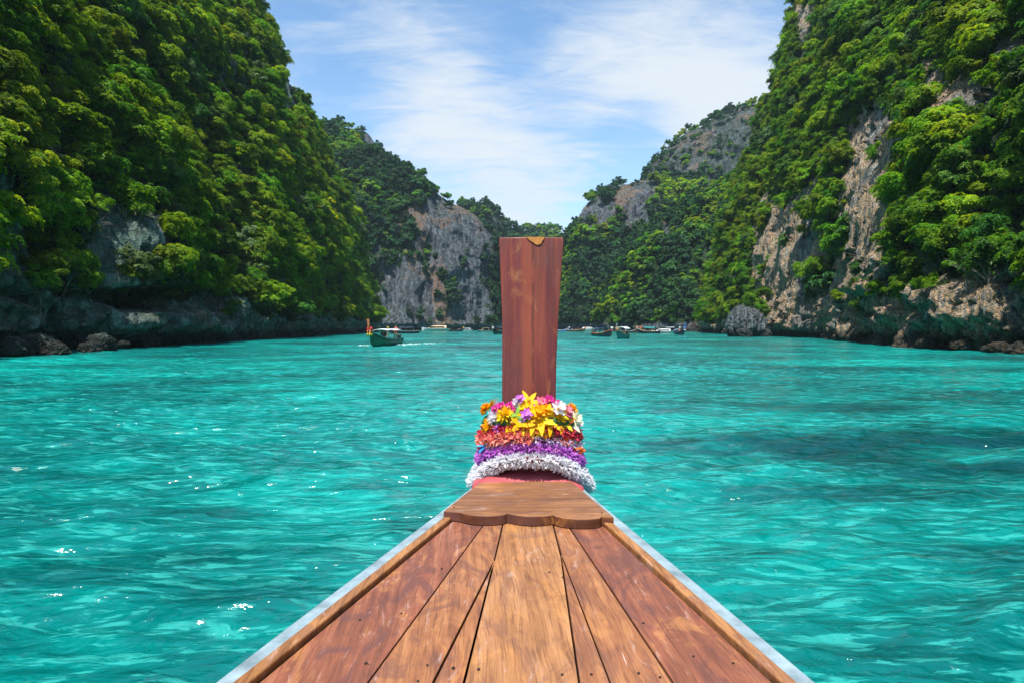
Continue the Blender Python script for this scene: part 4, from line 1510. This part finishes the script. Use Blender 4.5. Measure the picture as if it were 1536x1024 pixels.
def flower(kind, mat, parent, loc, dirv_, s, spin, centre=M_centre):
    key = (kind, mat)
    if key not in FM:
        d = flower_mesh(kind, len(FM))
        g = np.random.default_rng(len(FM))
        FM[key] = petals('flower', d['P'], d['D'], d['N'], d['L'], d['W'], d['C'], GM[mat], g.random(len(d['P'])), None, link=False)
        bm = bmesh.new()
        bmesh.ops.create_icosphere(bm, subdivisions=2, radius=.009)
        bmesh.ops.scale(bm, verts=bm.verts, vec=(1, 1, 1.6))
        bmesh.ops.translate(bm, verts=bm.verts, vec=(0, 0, .012))
        me = bpy.data.meshes.new('flower_centre')
        bm.to_mesh(me)
        bm.free()
        me.materials.append(centre)
        FM[key + ('c',)] = me
    nm = 'leaf_sprig' if kind == 'leaf' else 'flower'
    o = bpy.data.objects.new(nm, FM[key])
    COL.objects.link(o)
    o.parent = parent
    o.location = loc
    q = Vector(dirv_).to_track_quat('Z', 'Y')
    o.rotation_euler = (q @ Matrix.Rotation(spin, 4, 'Z').to_quaternion()).to_euler()
    o.scale = (s,) * 3
    if kind in ('lily', 'open'):
        c = bpy.data.objects.new('flower_centre', FM[key + ('c',)])
        COL.objects.link(c)
        c.parent = o
    return o


fg = empty('flower_garland', (PC, CY, 1.62))
tag(fg, 'garland of big yellow, orange, white and pink cloth flowers topmost on the prow', 'garland')
rp = ring_pts(0, 0, 0, .285, .245, .05, p=2.4, n=80)
bm = bmesh.new()
add_tube(bm, [rp[j % 80] for j in range(0, 81, 2)], .035, 8, caps=False)
bm_obj('strand', bm, plain('strand_green', (.04, .12, .03), .8, .2, 20), fg, smooth=True)
# front flowers as seen: px, py, kind, colour, size
FL = [(742, 627, 'ball', 'white', 1.15), (736, 638, 'ball', 'orange', 1.25), (750, 641, 'ball', 'purple', 1.0), (758, 622, 'ball', 'yellow', 1.3), (754, 612, 'open', 'magenta', 1.0), (766, 612, 'open', 'magenta', 1.0),
      (776, 604, 'ball', 'white', .8), (781, 600, 'open', 'purple', .9), (770, 634, 'lily', 'yellow', 1.2), (783, 637, 'lily', 'yellow', 1.1), (775, 621, 'leaf', 'green', .8), (786, 613, 'open', 'yellow', 1.2), (793, 603, 'lily', 'yellow', 1.15),
      (790, 622, 'open', 'purple', 1.0), (783, 629, 'ball', 'white', .6), (800, 634, 'lily', 'yellow', 1.2), (806, 618, 'open', 'orange', 1.2), (811, 628, 'lily', 'yellow', 1.5), (812, 607, 'open', 'pink', 1.2), (822, 604, 'open', 'magenta', 1.1),
      (825, 632, 'lily', 'yellow', 1.3), (819, 615, 'open', 'orange', 1.0), (836, 615, 'open', 'white', 1.35), (830, 642, 'leaf', 'green', .8), (848, 618, 'open', 'pink', 1.1), (845, 632, 'lily', 'yellow', 1.2), (856, 634, 'lily', 'cream', 1.1),
      (861, 628, 'open', 'cream', 1.2), (860, 643, 'ball', 'white', .9), (849, 648, 'leaf', 'green', .9), (832, 607, 'open', 'magenta', .9), (765, 628, 'leaf', 'green', .6), (745, 614, 'open', 'magenta', .8), (852, 622, 'ball', 'pink', .8),
      (798, 644, 'lily', 'yellow', 1.0), (816, 645, 'lily', 'yellow', 1.0), (730, 648, 'ball', 'orange', .9), (840, 625, 'open', 'yellow', 1.1), (799, 612, 'open', 'pink', .9), (866, 637, 'open', 'white', .9)]
for i, (x, y, kd, mt, s_) in enumerate(FL):
    # depth on the front of the ring: further back towards the sides and for the upper row
    u = (x - 796) / 72
    Yf = CY - .275 * math.sqrt(max(.05, 1 - u * u)) + (.09 if y < 615 else 0) * (1 - abs(u))
    p = Vector(at_y(x, y, Yf)) - Vector(fg.location)
    d = Vector((u * .9, -1.0, .45 + (635 - y) / 60))
    d += Vector((random.uniform(-.25, .25), 0, random.uniform(-.2, .2)))
    flower(kd, mt, fg, p, d, s_ * 1.12, random.random() * 6.28)
for i in range(16):                          # back half, seen only from the side
    th = math.pi * (i + .5) / 16
    p = Vector((math.cos(th) * .29, math.sin(th) * .25, random.uniform(-.02, .05)))
    flower(random.choice(['ball', 'lily', 'open']), random.choice(['yellow', 'orange', 'white', 'pink', 'magenta']), fg, p, Vector((p.x, p.y, .2)), 1.15, random.random() * 6)
b_ = at_y(727, 668, 3.95)
bt = empty('blue_ribbon', tuple(b_))
bt_m = petals('ribbon_loop', np.zeros((7, 3)), np.array([[math.cos(k), -.6, math.sin(k * 1.7) * .7] for k in range(7)]), np.tile([0, -.3, 1.0], (7, 1)), np.full(7, .06), np.full(7, .028), np.full(7, -.4), GM['blue'], np.linspace(0, 1, 7), bt)
tag(bt, 'small bright blue ribbon tucked under the crimson garland on the left', 'ribbon')

# ------------------------------------------------------------------ other boats on the lagoon
PAINT = {k: plain('paint_' + k, c, .4, .15, 3) for k, c in dict(green=(.015, .12, .075), teal=(.02, .22, .22), dark=(.02, .025, .04), brown=(.16, .065, .03), white=(.72, .74, .76), navy=(.02, .04, .14),
                                                             red=(.50, .03, .03), orange=(.60, .18, .06), yellow=(.75, .50, .06), grey=(.25, .27, .30), blue=(.08, .25, .62), tan=(.45, .34, .20), black=(.012, .012, .014)).items()}
M_skin = plain('skin', (.36, .19, .12), .6, .1, 10)
M_glass = plain('dark_window', (.015, .02, .025), .12, .1, 5, spec=.8)
M_engine = plain('engine_metal', (.12, .12, .12), .4, .3, 9, metal=.6)


def loft(name, rows_, mat, parent, closed=False):
    n, m = len(rows_), len(rows_[0])
    o = np_mesh(name, [p for r in rows_ for p in r], grid_faces(n, m), mat, parent, smooth=True)
    return o


def person(loc, rz, shirt, label, pose='sit', s=1.0, parent=None):
    root_n = 'person'
    if pose == 'sit':
        J = [((0, 0, .12), .15), ((0, 0, .38), .13), ((0, 0, .56), .14), ((0, 0, .66), .055), ((0, .01, .78), .10), ((0, .01, .88), .075),
             ((.19, 0, .55), .055), ((.26, .10, .33), .042), ((.18, .30, .28), .032), ((-.19, 0, .55), .055), ((-.26, .10, .33), .042), ((-.18, .30, .28), .032),
             ((.11, .08, .10), .085), ((.14, .42, .14), .06), ((.14, .46, -.25), .045), ((.14, .58, -.30), .035), ((-.11, .08, .10), .085), ((-.14, .42, .14), .06), ((-.14, .46, -.25), .045), ((-.14, .58, -.30), .035)]
    else:
        J = [((0, 0, .92), .14), ((0, 0, 1.15), .13), ((0, 0, 1.40), .14), ((0, 0, 1.50), .055), ((0, .01, 1.62), .10), ((0, .01, 1.72), .075),
             ((.20, 0, 1.38), .055), ((.27, .03, 1.12), .042), ((.22, .18, .95), .032), ((-.20, 0, 1.38), .055), ((-.28, .08, 1.13), .042), ((-.20, .28, 1.05), .032),
             ((.10, 0, .86), .085), ((.12, .02, .48), .06), ((.12, 0, .06), .045), ((.12, .12, .03), .035), ((-.10, 0, .86), .085), ((-.12, .04, .48), .06), ((-.12, 0, .06), .045), ((-.12, .12, .03), .035)]
    E = [(0, 1), (1, 2), (2, 3), (3, 4), (4, 5), (2, 6), (6, 7), (7, 8), (2, 9), (9, 10), (10, 11), (0, 12), (12, 13), (13, 14), (14, 15), (0, 16), (16, 17), (17, 18), (18, 19)]
    me = bpy.data.meshes.new('person')
    me.from_pydata([j[0] for j in J], E, [])
    o = bpy.data.objects.new(root_n, me)
    COL.objects.link(o)
    md = o.modifiers.new('skin', 'SKIN')
    for i, (_, r) in enumerate(J):
        me.skin_vertices[0].data[i].radius = (r, r)
    me.skin_vertices[0].data[0].use_root = True
    o.modifiers.new('sub', 'SUBSURF').levels = 1
    me.materials.append(M_skin)
    o.location, o.rotation_euler, o.scale = loc, (0, 0, rz), (s,) * 3
    b0, b1 = J[0][0][2], J[2][0][2]
    bm = bmesh.new()
    rr = [(b0 - .06, .17, .13), (b0 + .15, .165, .135), (b1 - .08, .19, .15), (b1 + .03, .16, .12), (b1 + .08, .07, .07)]
    prev_ = None
    for (z, a, b_) in rr:
        lp = [bm.verts.new((math.cos(2 * math.pi * k / 10) * a, math.sin(2 * math.pi * k / 10) * b_, z)) for k in range(10)]
        if prev_:
            for k in range(10):
                bm.faces.new((prev_[k], prev_[(k + 1) % 10], lp[(k + 1) % 10], lp[k]))
        prev_ = lp
    bm_obj('shirt', bm, PAINT[shirt], o, smooth=True)
    bm = bmesh.new()
    bmesh.ops.create_icosphere(bm, subdivisions=2, radius=.115)
    bmesh.ops.translate(bm, verts=bm.verts, vec=(0, -.02, J[5][0][2] - .02))
    bm_obj('hair', bm, PAINT['black'], o, smooth=True)
    tag(o, label, 'person')
    return o


def longtail(loc, heading, label, hull='green', trim='teal', canopy='white', cloth='red', L=9.0, post_h=3.0, post='tan', seated=(), shaft=True, canopy_style='arch', cloths_label=None, ribbons=None):
    """heading: compass angle of the bow, measured from +Y towards +X"""
    root = empty('longtail_boat', loc, -heading)
    tag(root, label, 'boat', 'boats on the lagoon')
    h = L / 2
    Yb = np.linspace(-h, h, 15)

    def sec(y):
        t = y / h
        wv = .86 * (1 - max(0, t) ** 2.6 * .97) * (1 - .35 * max(0, -t) ** 2)
        zs = .68 + 1.0 * max(0, t) ** 1.9 + .15 * max(0, -t) ** 2
        return wv, zs
    rows_ = []
    for y in Yb:
        wv, zs = sec(y)
        k = -.35 + .75 * max(0, y / h) ** 5
        rows_.append([(math.copysign(abs(u) ** .6 * wv, u), y + (abs(u) * .15 if y > h * .8 else 0), k + (zs - k) * abs(u) ** 1.7) for u in np.linspace(-1, 1, 11)])
    hl = loft('hull', rows_, PAINT[hull], root)
    md = hl.modifiers.new('thick', 'SOLIDIFY')
    md.thickness = .05
    bm = bmesh.new()
    for sd_ in (-1, 1):
        add_tube(bm, [(sd_ * (sec(y)[0] + .01), y + (.15 if y > h * .8 else 0), sec(y)[1] + .02) for y in Yb], .055, 6)
    bm_obj('gunwale', bm, PAINT[trim], root)
    bm = bmesh.new()
    dk_ = [(sec(y)[0] * .9, y, sec(y)[1] - .12) for y in Yb]
    for i in range(len(dk_) - 1):
        a, b_ = dk_[i], dk_[i + 1]
        bm.faces.new([bm.verts.new(p) for p in ((-a[0], a[1], a[2]), (a[0], a[1], a[2]), (b_[0], b_[1], b_[2]), (-b_[0], b_[1], b_[2]))])
    bm_obj('deck', bm, PAINT['brown'], root)
    # prow board sweeping up
    bm = bmesh.new()
    pr = [(h + .0, 1.15, .11), (h + .28, 1.6, .09), (h + .5, 2.2, .10), (h + .62, post_h, .15)]
    prev_ = None
    for (y, z, wv) in pr:
        lp = [bm.verts.new(p) for p in ((-wv, y - .05, z), (wv, y - .05, z), (wv, y + .06, z), (-wv, y + .06, z))]
        if prev_:
            for k in range(4):
                bm.faces.new((prev_[k], prev_[(k + 1) % 4], lp[(k + 1) % 4], lp[k]))
        else:
            bm.faces.new(lp[::-1])
        prev_ = lp
    bm.faces.new(prev_)
    bm_obj('prow_post', bm, PAINT[post], root, bevel=.01)
    if canopy:
        y0, y1 = -h * .62, h * .38
        bm = bmesh.new()
        n = 9
        for lay in (0, .05):
            pass
        rws = []
        for y in np.linspace(y0, y1, 6):
            r_ = []
            for u in np.linspace(-1, 1, n):
                z = 1.75 + (.38 if canopy_style == 'arch' else .12) * (1 - u * u) + .04 * math.sin(y * 2)
                r_.append((u * .95, y, z))
            rws.append(r_)
        cn = loft('canopy', rws, PAINT[canopy], root)
        cn.modifiers.new('thick', 'SOLIDIFY').thickness = .05
        for sx in (-1, 1):
            for y in (y0 + .1, (y0 + y1) / 2, y1 - .1):
                bm2 = bmesh.new()
                add_tube(bm2, [(sx * .74, y, .45), (sx * .88, y, 1.78)], .035, 6)
                bm_obj('canopy_pole', bm2, PAINT['tan'], root)
        bm.free()
    bm = bmesh.new()
    add_box(bm, (0, -h + .35, 1.0), (.45, .65, .42))
    add_box(bm, (0, -h + .25, .72), (.18, .2, .5))
    eng = bm_obj('engine', bm, M_engine, root, bevel=.04)
    if shaft:
        bm = bmesh.new()
        add_tube(bm, [(0, -h + .1, 1.0), (.25, -h - 3.2, -.05)], .035, 6)
        bm_obj('drive_shaft', bm, PAINT['black'], eng)
    M = Matrix.Translation(loc) @ Matrix.Rotation(-heading, 4, 'Z')
    rib = ribbons or ['red', 'yellow', 'green']
    g = empty('ribbon_garland', M @ Vector((0, h + .22, 1.55)), -heading)
    tag(g, cloths_label or (rib[0] + ' and ' + rib[1] + ' ribbons on the prow of the ' + ' '.join(label.split()[:7])), 'ribbon', 'ribbons tied on the far prows')
    for i, c in enumerate(rib):
        bm = bmesh.new()
        for k in range(5):
            th = k * 1.26 + i
            z0 = .55 - .32 * i
            add_tube(bm, [(math.cos(th) * .13, math.sin(th) * .12, z0 + .05), (math.cos(th) * .24, math.sin(th) * .2, z0 - .12), (math.cos(th) * .20, .02 + math.sin(th) * .2, z0 - (.75 if i == 0 else .35))], [.11, .14, .04], 6)
        bm_obj('ribbon', bm, PAINT[c], g, smooth=True)
    for (x, y, pose, shirt, rz, lb) in seated:
        person(M @ Vector((x, y, sec(y)[1] - .12 + (.02 if pose == 'stand' else .32))), -heading + rz, shirt, lb, pose)
    return root


def speedboat(loc, heading, label, L=12.0, hull='white', top='white', stripe='navy', arch=False, tall=1.0):
    root = empty('speedboat', loc, -heading)
    tag(root, label, 'boat', 'boats on the lagoon')
    h = L / 2
    W = L * .14
    rows_ = []
    for y in np.linspace(-h, h, 15):
        t = y / h
        wv = W * (1 - max(0, t) ** 3)
        zs = L * .075 + L * .05 * max(0, t) ** 1.5
        rows_.append([(math.copysign(abs(u) ** .5 * wv, u), y, -.3 + (zs + .3) * abs(u) ** 1.4) for u in np.linspace(-1, 1, 11)])
    hl = loft('hull', rows_, PAINT[hull], root)
    dk_ = [[(r_[0][0] * (1 - .02 * q), r_[0][1], r_[0][2] + .01) for q in (0,)] + [(-r_[0][0], r_[0][1], r_[0][2] + .01)] for r_ in rows_]
    loft('deck', dk_, PAINT['white'], root)
    bm = bmesh.new()
    for sd_ in (-1, 1):
        add_tube(bm, [(sd_ * (abs(r_[2][0]) + .12), r_[2][1], r_[2][2] + .12) for r_ in rows_[:-1]], .07, 6)
    bm_obj('rubbing_strake', bm, PAINT[stripe], root)
    zc0 = L * .08
    ch = L * .10 * tall
    if not arch:
        rw = []
        for (y, z, wv) in [(-h * .75, ch * .95, .8), (-h * .5, ch, .84), (0, ch * 1.02, .84), (h * .3, ch * .9, .78), (h * .55, ch * .2, .6), (h * .72, 0, .4)]:
            rw.append([(-W * wv, y, zc0), (-W * wv * .92, y, zc0 + z * .95), (0, y, zc0 + z * 1.12), (W * wv * .92, y, zc0 + z * .95), (W * wv, y, zc0)])
        cb = loft('cabin', rw, PAINT[top], root)
        bm = bmesh.new()
        for sd_ in (-1, 1):
            add_box(bm, (sd_ * W * .82, -h * .1, zc0 + ch * .55), (.06, h * 1.05, ch * .45), ry=sd_ * -.05)
        bm_obj('window_band', bm, M_glass, cb)
    else:
        bm = bmesh.new()
        for sd_ in (-1, 1):
            add_tube(bm, [(sd_ * W * .85, -h * .7, zc0), (sd_ * W * .8, -h * .62, zc0 + ch * 1.7), (sd_ * W * .75, h * .1, zc0 + ch * 1.75), (sd_ * W * .8, h * .5, zc0)], .07, 6)
        bm_obj('roof_frame', bm, PAINT['tan'], root)
        bm = bmesh.new()
        add_box(bm, (0, -h * .26, zc0 + ch * 1.78), (W * 1.7, h * .85, .1))
        bm_obj('roof', bm, PAINT[top], root, bevel=.03)
    for x in (-.4, .4):
        bm = bmesh.new()
        add_box(bm, (x, -h - .25, L * .07), (.36, .5, .75), rx=.12)
        add_box(bm, (x, -h - .22, -.1), (.16, .22, .9))
        bm_obj('outboard_motor', bm, M_engine, root, bevel=.05)
    return root


def wl(px, Y):
    return ((px - 768) / F * Y, Y, 0.0)


def HD(deg):
    return R(deg)


longtail(wl(579, 75), HD(190), 'green hulled longtail boat with red ribbons heading toward us near the left cliff', 'green', 'teal', 'white', L=9.4, post_h=3.05, post='orange', canopy_style='flat',
         ribbons=['red', 'orange', 'yellow'], cloths_label='red, orange and yellow ribbons hanging on the prow of the green boat at left',
         seated=[(-.25, .9, 'sit', 'black', 0, 'person in black sitting at the front of the green boat at left'), (.35, .2, 'sit', 'navy', .2, 'person in dark blue sitting behind in the green boat at left'),
                 (0, -3.3, 'stand', 'red', 0, 'person in red standing at the stern of the green boat at left')])
longtail(wl(606, 205), HD(250), 'dark canopied longtail boat behind the green boat at left', 'dark', 'grey', 'dark', L=10, post_h=2.9, ribbons=['yellow', 'green', 'white'],
         seated=[(0, 1.5, 'sit', 'yellow', 0, 'person in yellow in the dark canopied boat at left')])
speedboat(wl(654, 330), HD(-88), 'long white cabin speedboat moored below the streaked grey hill', 15.0, stripe='black', top='tan')
longtail(wl(684, 300), HD(70), 'small dark longtail boat at the stern of the long white speedboat', 'dark', 'brown', None, L=7, post_h=2.2, ribbons=['yellow', 'orange', 'green'])
speedboat(wl(698, 335), HD(-80), 'small grey white speedboat midway between the long speedboat and the post', 8.0, stripe='grey', top='grey')
speedboat(wl(727, 285), HD(-75), 'open boat with a tan arched roof frame left of the prow post', 6.5, hull='dark', stripe='teal', top='tan', arch=True)
longtail(wl(748, 190), HD(200), 'dark longtail boat half hidden behind the left edge of the prow post', 'black', 'dark', 'dark', L=9, post_h=2.7, ribbons=['white', 'red', 'green'],
         seated=[(0, 1.2, 'sit', 'red', 0, 'person in red in the boat half hidden by the prow post')])
longtail(wl(843, 290), HD(120), 'small blue longtail boat just right of the prow post', 'blue', 'white', None, L=7, post_h=2.0, ribbons=['white', 'red', 'blue'])
longtail(wl(863, 282), HD(98), 'brown longtail boat with red shirted passengers far right of the post', 'brown', 'tan', None, L=8.5, post_h=2.3, ribbons=['red', 'orange', 'yellow'],
         seated=[(0, 1.5, 'sit', 'red', 0, 'red shirted person at the front of the far brown boat'), (.2, .2, 'sit', 'orange', 0, 'orange shirted person in the middle of the far brown boat'), (0, -1.4, 'sit', 'white', 0, 'white shirted person at the back of the far brown boat')])
speedboat(wl(884, 330), HD(85), 'low white speedboat behind the dark longtail boat right of the post', 10.0, stripe='teal')
longtail(wl(903, 140), HD(155), 'dark navy longtail boat with orange stripe left of the white canopied boat', 'dark', 'orange', 'navy', L=7.5, post_h=2.1, canopy_style='flat', ribbons=['white', 'navy', 'red'],
         seated=[(0, .8, 'sit', 'white', 0, 'person in white in the dark navy boat')])
longtail(wl(934, 117), HD(203), 'green longtail boat with white arched canopy and brown garlands right of the post', 'teal', 'tan', 'white', L=8.2, post_h=2.9, post='grey', ribbons=['tan', 'orange', 'green'],
         seated=[(0, -3.0, 'stand', 'blue', 0, 'person in blue standing at the stern of the white canopied boat')])
longtail(wl(944, 222), HD(92), 'purple brown longtail boat with an orange prow behind the white canopied boat', 'brown', 'grey', None, L=7.5, post_h=2.9, post='orange', ribbons=['orange', 'red', 'orange'])
longtail(wl(973, 205), HD(-60), 'teal canopied longtail boat moored under the wooded slope', 'dark', 'tan', 'teal', L=7.5, post_h=2.6, ribbons=['orange', 'white', 'brown'])
speedboat(wl(993, 222), HD(-86), 'white speedboat with dark stripe beside the teal canopied boat', 7.5, stripe='black')
longtail(wl(1006, 240), HD(80), 'grey blue longtail boat farthest right by the wooded shore', 'grey', 'blue', 'grey', L=7, post_h=2.2, ribbons=['white', 'blue', 'grey'])
longtail(wl(1020, 172), HD(168), 'small boat with tall blue cloth on its prow near the right shore', 'dark', 'navy', None, L=5, post_h=3.3, post='blue', shaft=False, ribbons=['blue', 'navy', 'white'],
         seated=[(.3, .2, 'sit', 'orange', 0, 'person in orange in the small boat with blue cloth')])

# wake of the moving boat
g = np.random.default_rng(5)
ft = bmesh.new()
c0 = np.array(wl(590, 78))
for k in range(60):
    t = g.random() ** 1.4
    p = c0 + np.array([1.0 + t * 4.5 + g.normal() * .3, -1.5 + t * 9 + g.normal() * .8 * (1 + t), .0])
    r_ = bmesh.ops.create_icosphere(ft, subdivisions=1, radius=.09 * (1 - t * .7) * (0.5 + g.random()))
    bmesh.ops.scale(ft, verts=r_['verts'], vec=(2.4, 1.2, .9))
    bmesh.ops.translate(ft, verts=r_['verts'], vec=tuple(p))
for k in range(5):
    p = np.array(wl(553, 72)) + np.array([g.normal() * .5 - .3, g.normal() * .5, .04])
    r_ = bmesh.ops.create_icosphere(ft, subdivisions=1, radius=.09 * (0.5 + g.random()))
    bmesh.ops.scale(ft, verts=r_['verts'], vec=(2.4, 1.2, .9))
    bmesh.ops.translate(ft, verts=r_['verts'], vec=tuple(p))
fo = bm_obj('foam', ft, plain('foam_white', (.42, .60, .60), .7, .05, 5), smooth=True)
tag(fo, 'white foam of the wake behind the green longtail boat', 'foam', kind='stuff')


# sea rocks ---------------------------------------------------------------------
def boulder(name, loc, size, seed, label, mat, sub=5, rug=.22):
    bm = bmesh.new()
    bmesh.ops.create_icosphere(bm, subdivisions=sub, radius=1)
    V_ = np.array([v.co[:] for v in bm.verts])
    d = fbm(V_[:, 0] * 1.1 + seed, V_[:, 1] * 1.1, V_[:, 2] * 1.1, 3) * rug * 1.6 + fbm(V_[:, 0] * 3 + seed, V_[:, 1] * 3, V_[:, 2] * 2, 5, .6, True) * rug
    V_ = V_ * (1 + d)[:, None]
    V_[:, 2] = np.where(V_[:, 2] < 0, V_[:, 2] * .8, V_[:, 2])
    s_ = np.array(size)
    for v, c in zip(bm.verts, V_ * s_):
        v.co = c
    o = bm_obj(name, bm, mat)
    o.location = loc
    tag(o, label, 'rock')
    return o


M_islet = rock_mat('islet_rock', (.13, .15, .165), (.03, .035, .045), (.3, .2, .1), .1, 0, 1.6)
b_ = wl(1122, 141)
boulder('sea_rock', (b_[0] - .6, b_[1], 1.9), (3.7, 3.6, 4.6), 3.3, 'dark grey round sea rock standing in the water by the right shore', M_islet)
boulder('small_rock', (b_[0] + 2.9, b_[1] - 1.2, .3), (1.7, 1.6, 1.5), 8.3, 'small low dark rock at the right foot of the round sea rock', M_islet, 4)

# fallen boulders along the foot of the near cliffs
proto_rock = {}
spots = []
g = np.random.default_rng(77)
for (px, Y) in [(15, 46.5), (45, 48), (78, 50), (108, 52), (140, 55), (172, 58), (205, 63), (240, 70), (275, 78), (312, 86), (352, 97), (395, 108), (440, 128)]:
    spots.append((px, Y, 'left'))
for (px, Y) in [(1528, 51), (1490, 53.5), (1452, 56), (1415, 60), (1380, 65), (1345, 72), (1318, 80), (1290, 92), (1262, 104), (1235, 116), (1205, 131), (1178, 146), (1075, 214)]:
    spots.append((px, Y, 'right'))
order = ['first', 'second', 'third', 'fourth', 'fifth', 'sixth', 'seventh', 'eighth', 'ninth', 'tenth', 'eleventh', 'twelfth', 'thirteenth']
cnt = {'left': 0, 'right': 0}
for (px, Y, sd_) in spots:
    k = (sd_, cnt[sd_] % 3)
    p = wl(px, Y)
    sc = (.9 + 1.1 * g.random()) * (.55 if sd_ == 'right' else .5)
    lab = 'dark wet boulder at the foot of the %s cliff, %s from the near edge' % (sd_, order[cnt[sd_]])
    if k not in proto_rock:
        o = boulder('shore_boulder', (0, 0, 0), (1, 1, .9), 20 + 3.7 * len(proto_rock), lab, M_rockA if sd_ == 'left' else M_rockD, 5, .3)
        proto_rock[k] = o
    else:
        o = proto_rock[k].copy()
        COL.objects.link(o)
        o['label'] = lab
    o.location = (p[0] + (-1 if sd_ == 'left' else 1) * (.4 + 1.6 * g.random()), p[1] + g.normal() * .8, .1 + .5 * g.random())
    sc *= .7 + .8 * g.random()
    o.rotation_euler = (0, 0, g.random() * 6.28)
    o.scale = (sc * 1.4, sc * 1.1, sc * (.8 + .6 * g.random()))
    o['group'] = 'boulders along the foot of the %s cliff' % sd_
    cnt[sd_] += 1

# thin sea haze that softens the far hills
bm = bmesh.new()
bmesh.ops.create_cube(bm, size=1)
bmesh.ops.transform(bm, matrix=Matrix.Translation((0, 600, 78)) @ Matrix.Diagonal((3200, 3400, 170, 1)), verts=bm.verts)
mh = bpy.data.materials.new('haze')
mh.use_nodes = True
th_ = NT(mh.node_tree)
th_.n.clear()
pv = th_.add('ShaderNodeVolumePrincipled')
pv.inputs['Color'].default_value = (.62, .85, 1, 1)
pv.inputs['Density'].default_value = .00011
out_ = th_.add('ShaderNodeOutputMaterial')
th_.l.new(pv.outputs[0], out_.inputs['Volume'])
hz_ = bm_obj('haze', bm, mh)
tag(hz_, 'light sea haze over the lagoon', 'haze', kind='stuff')
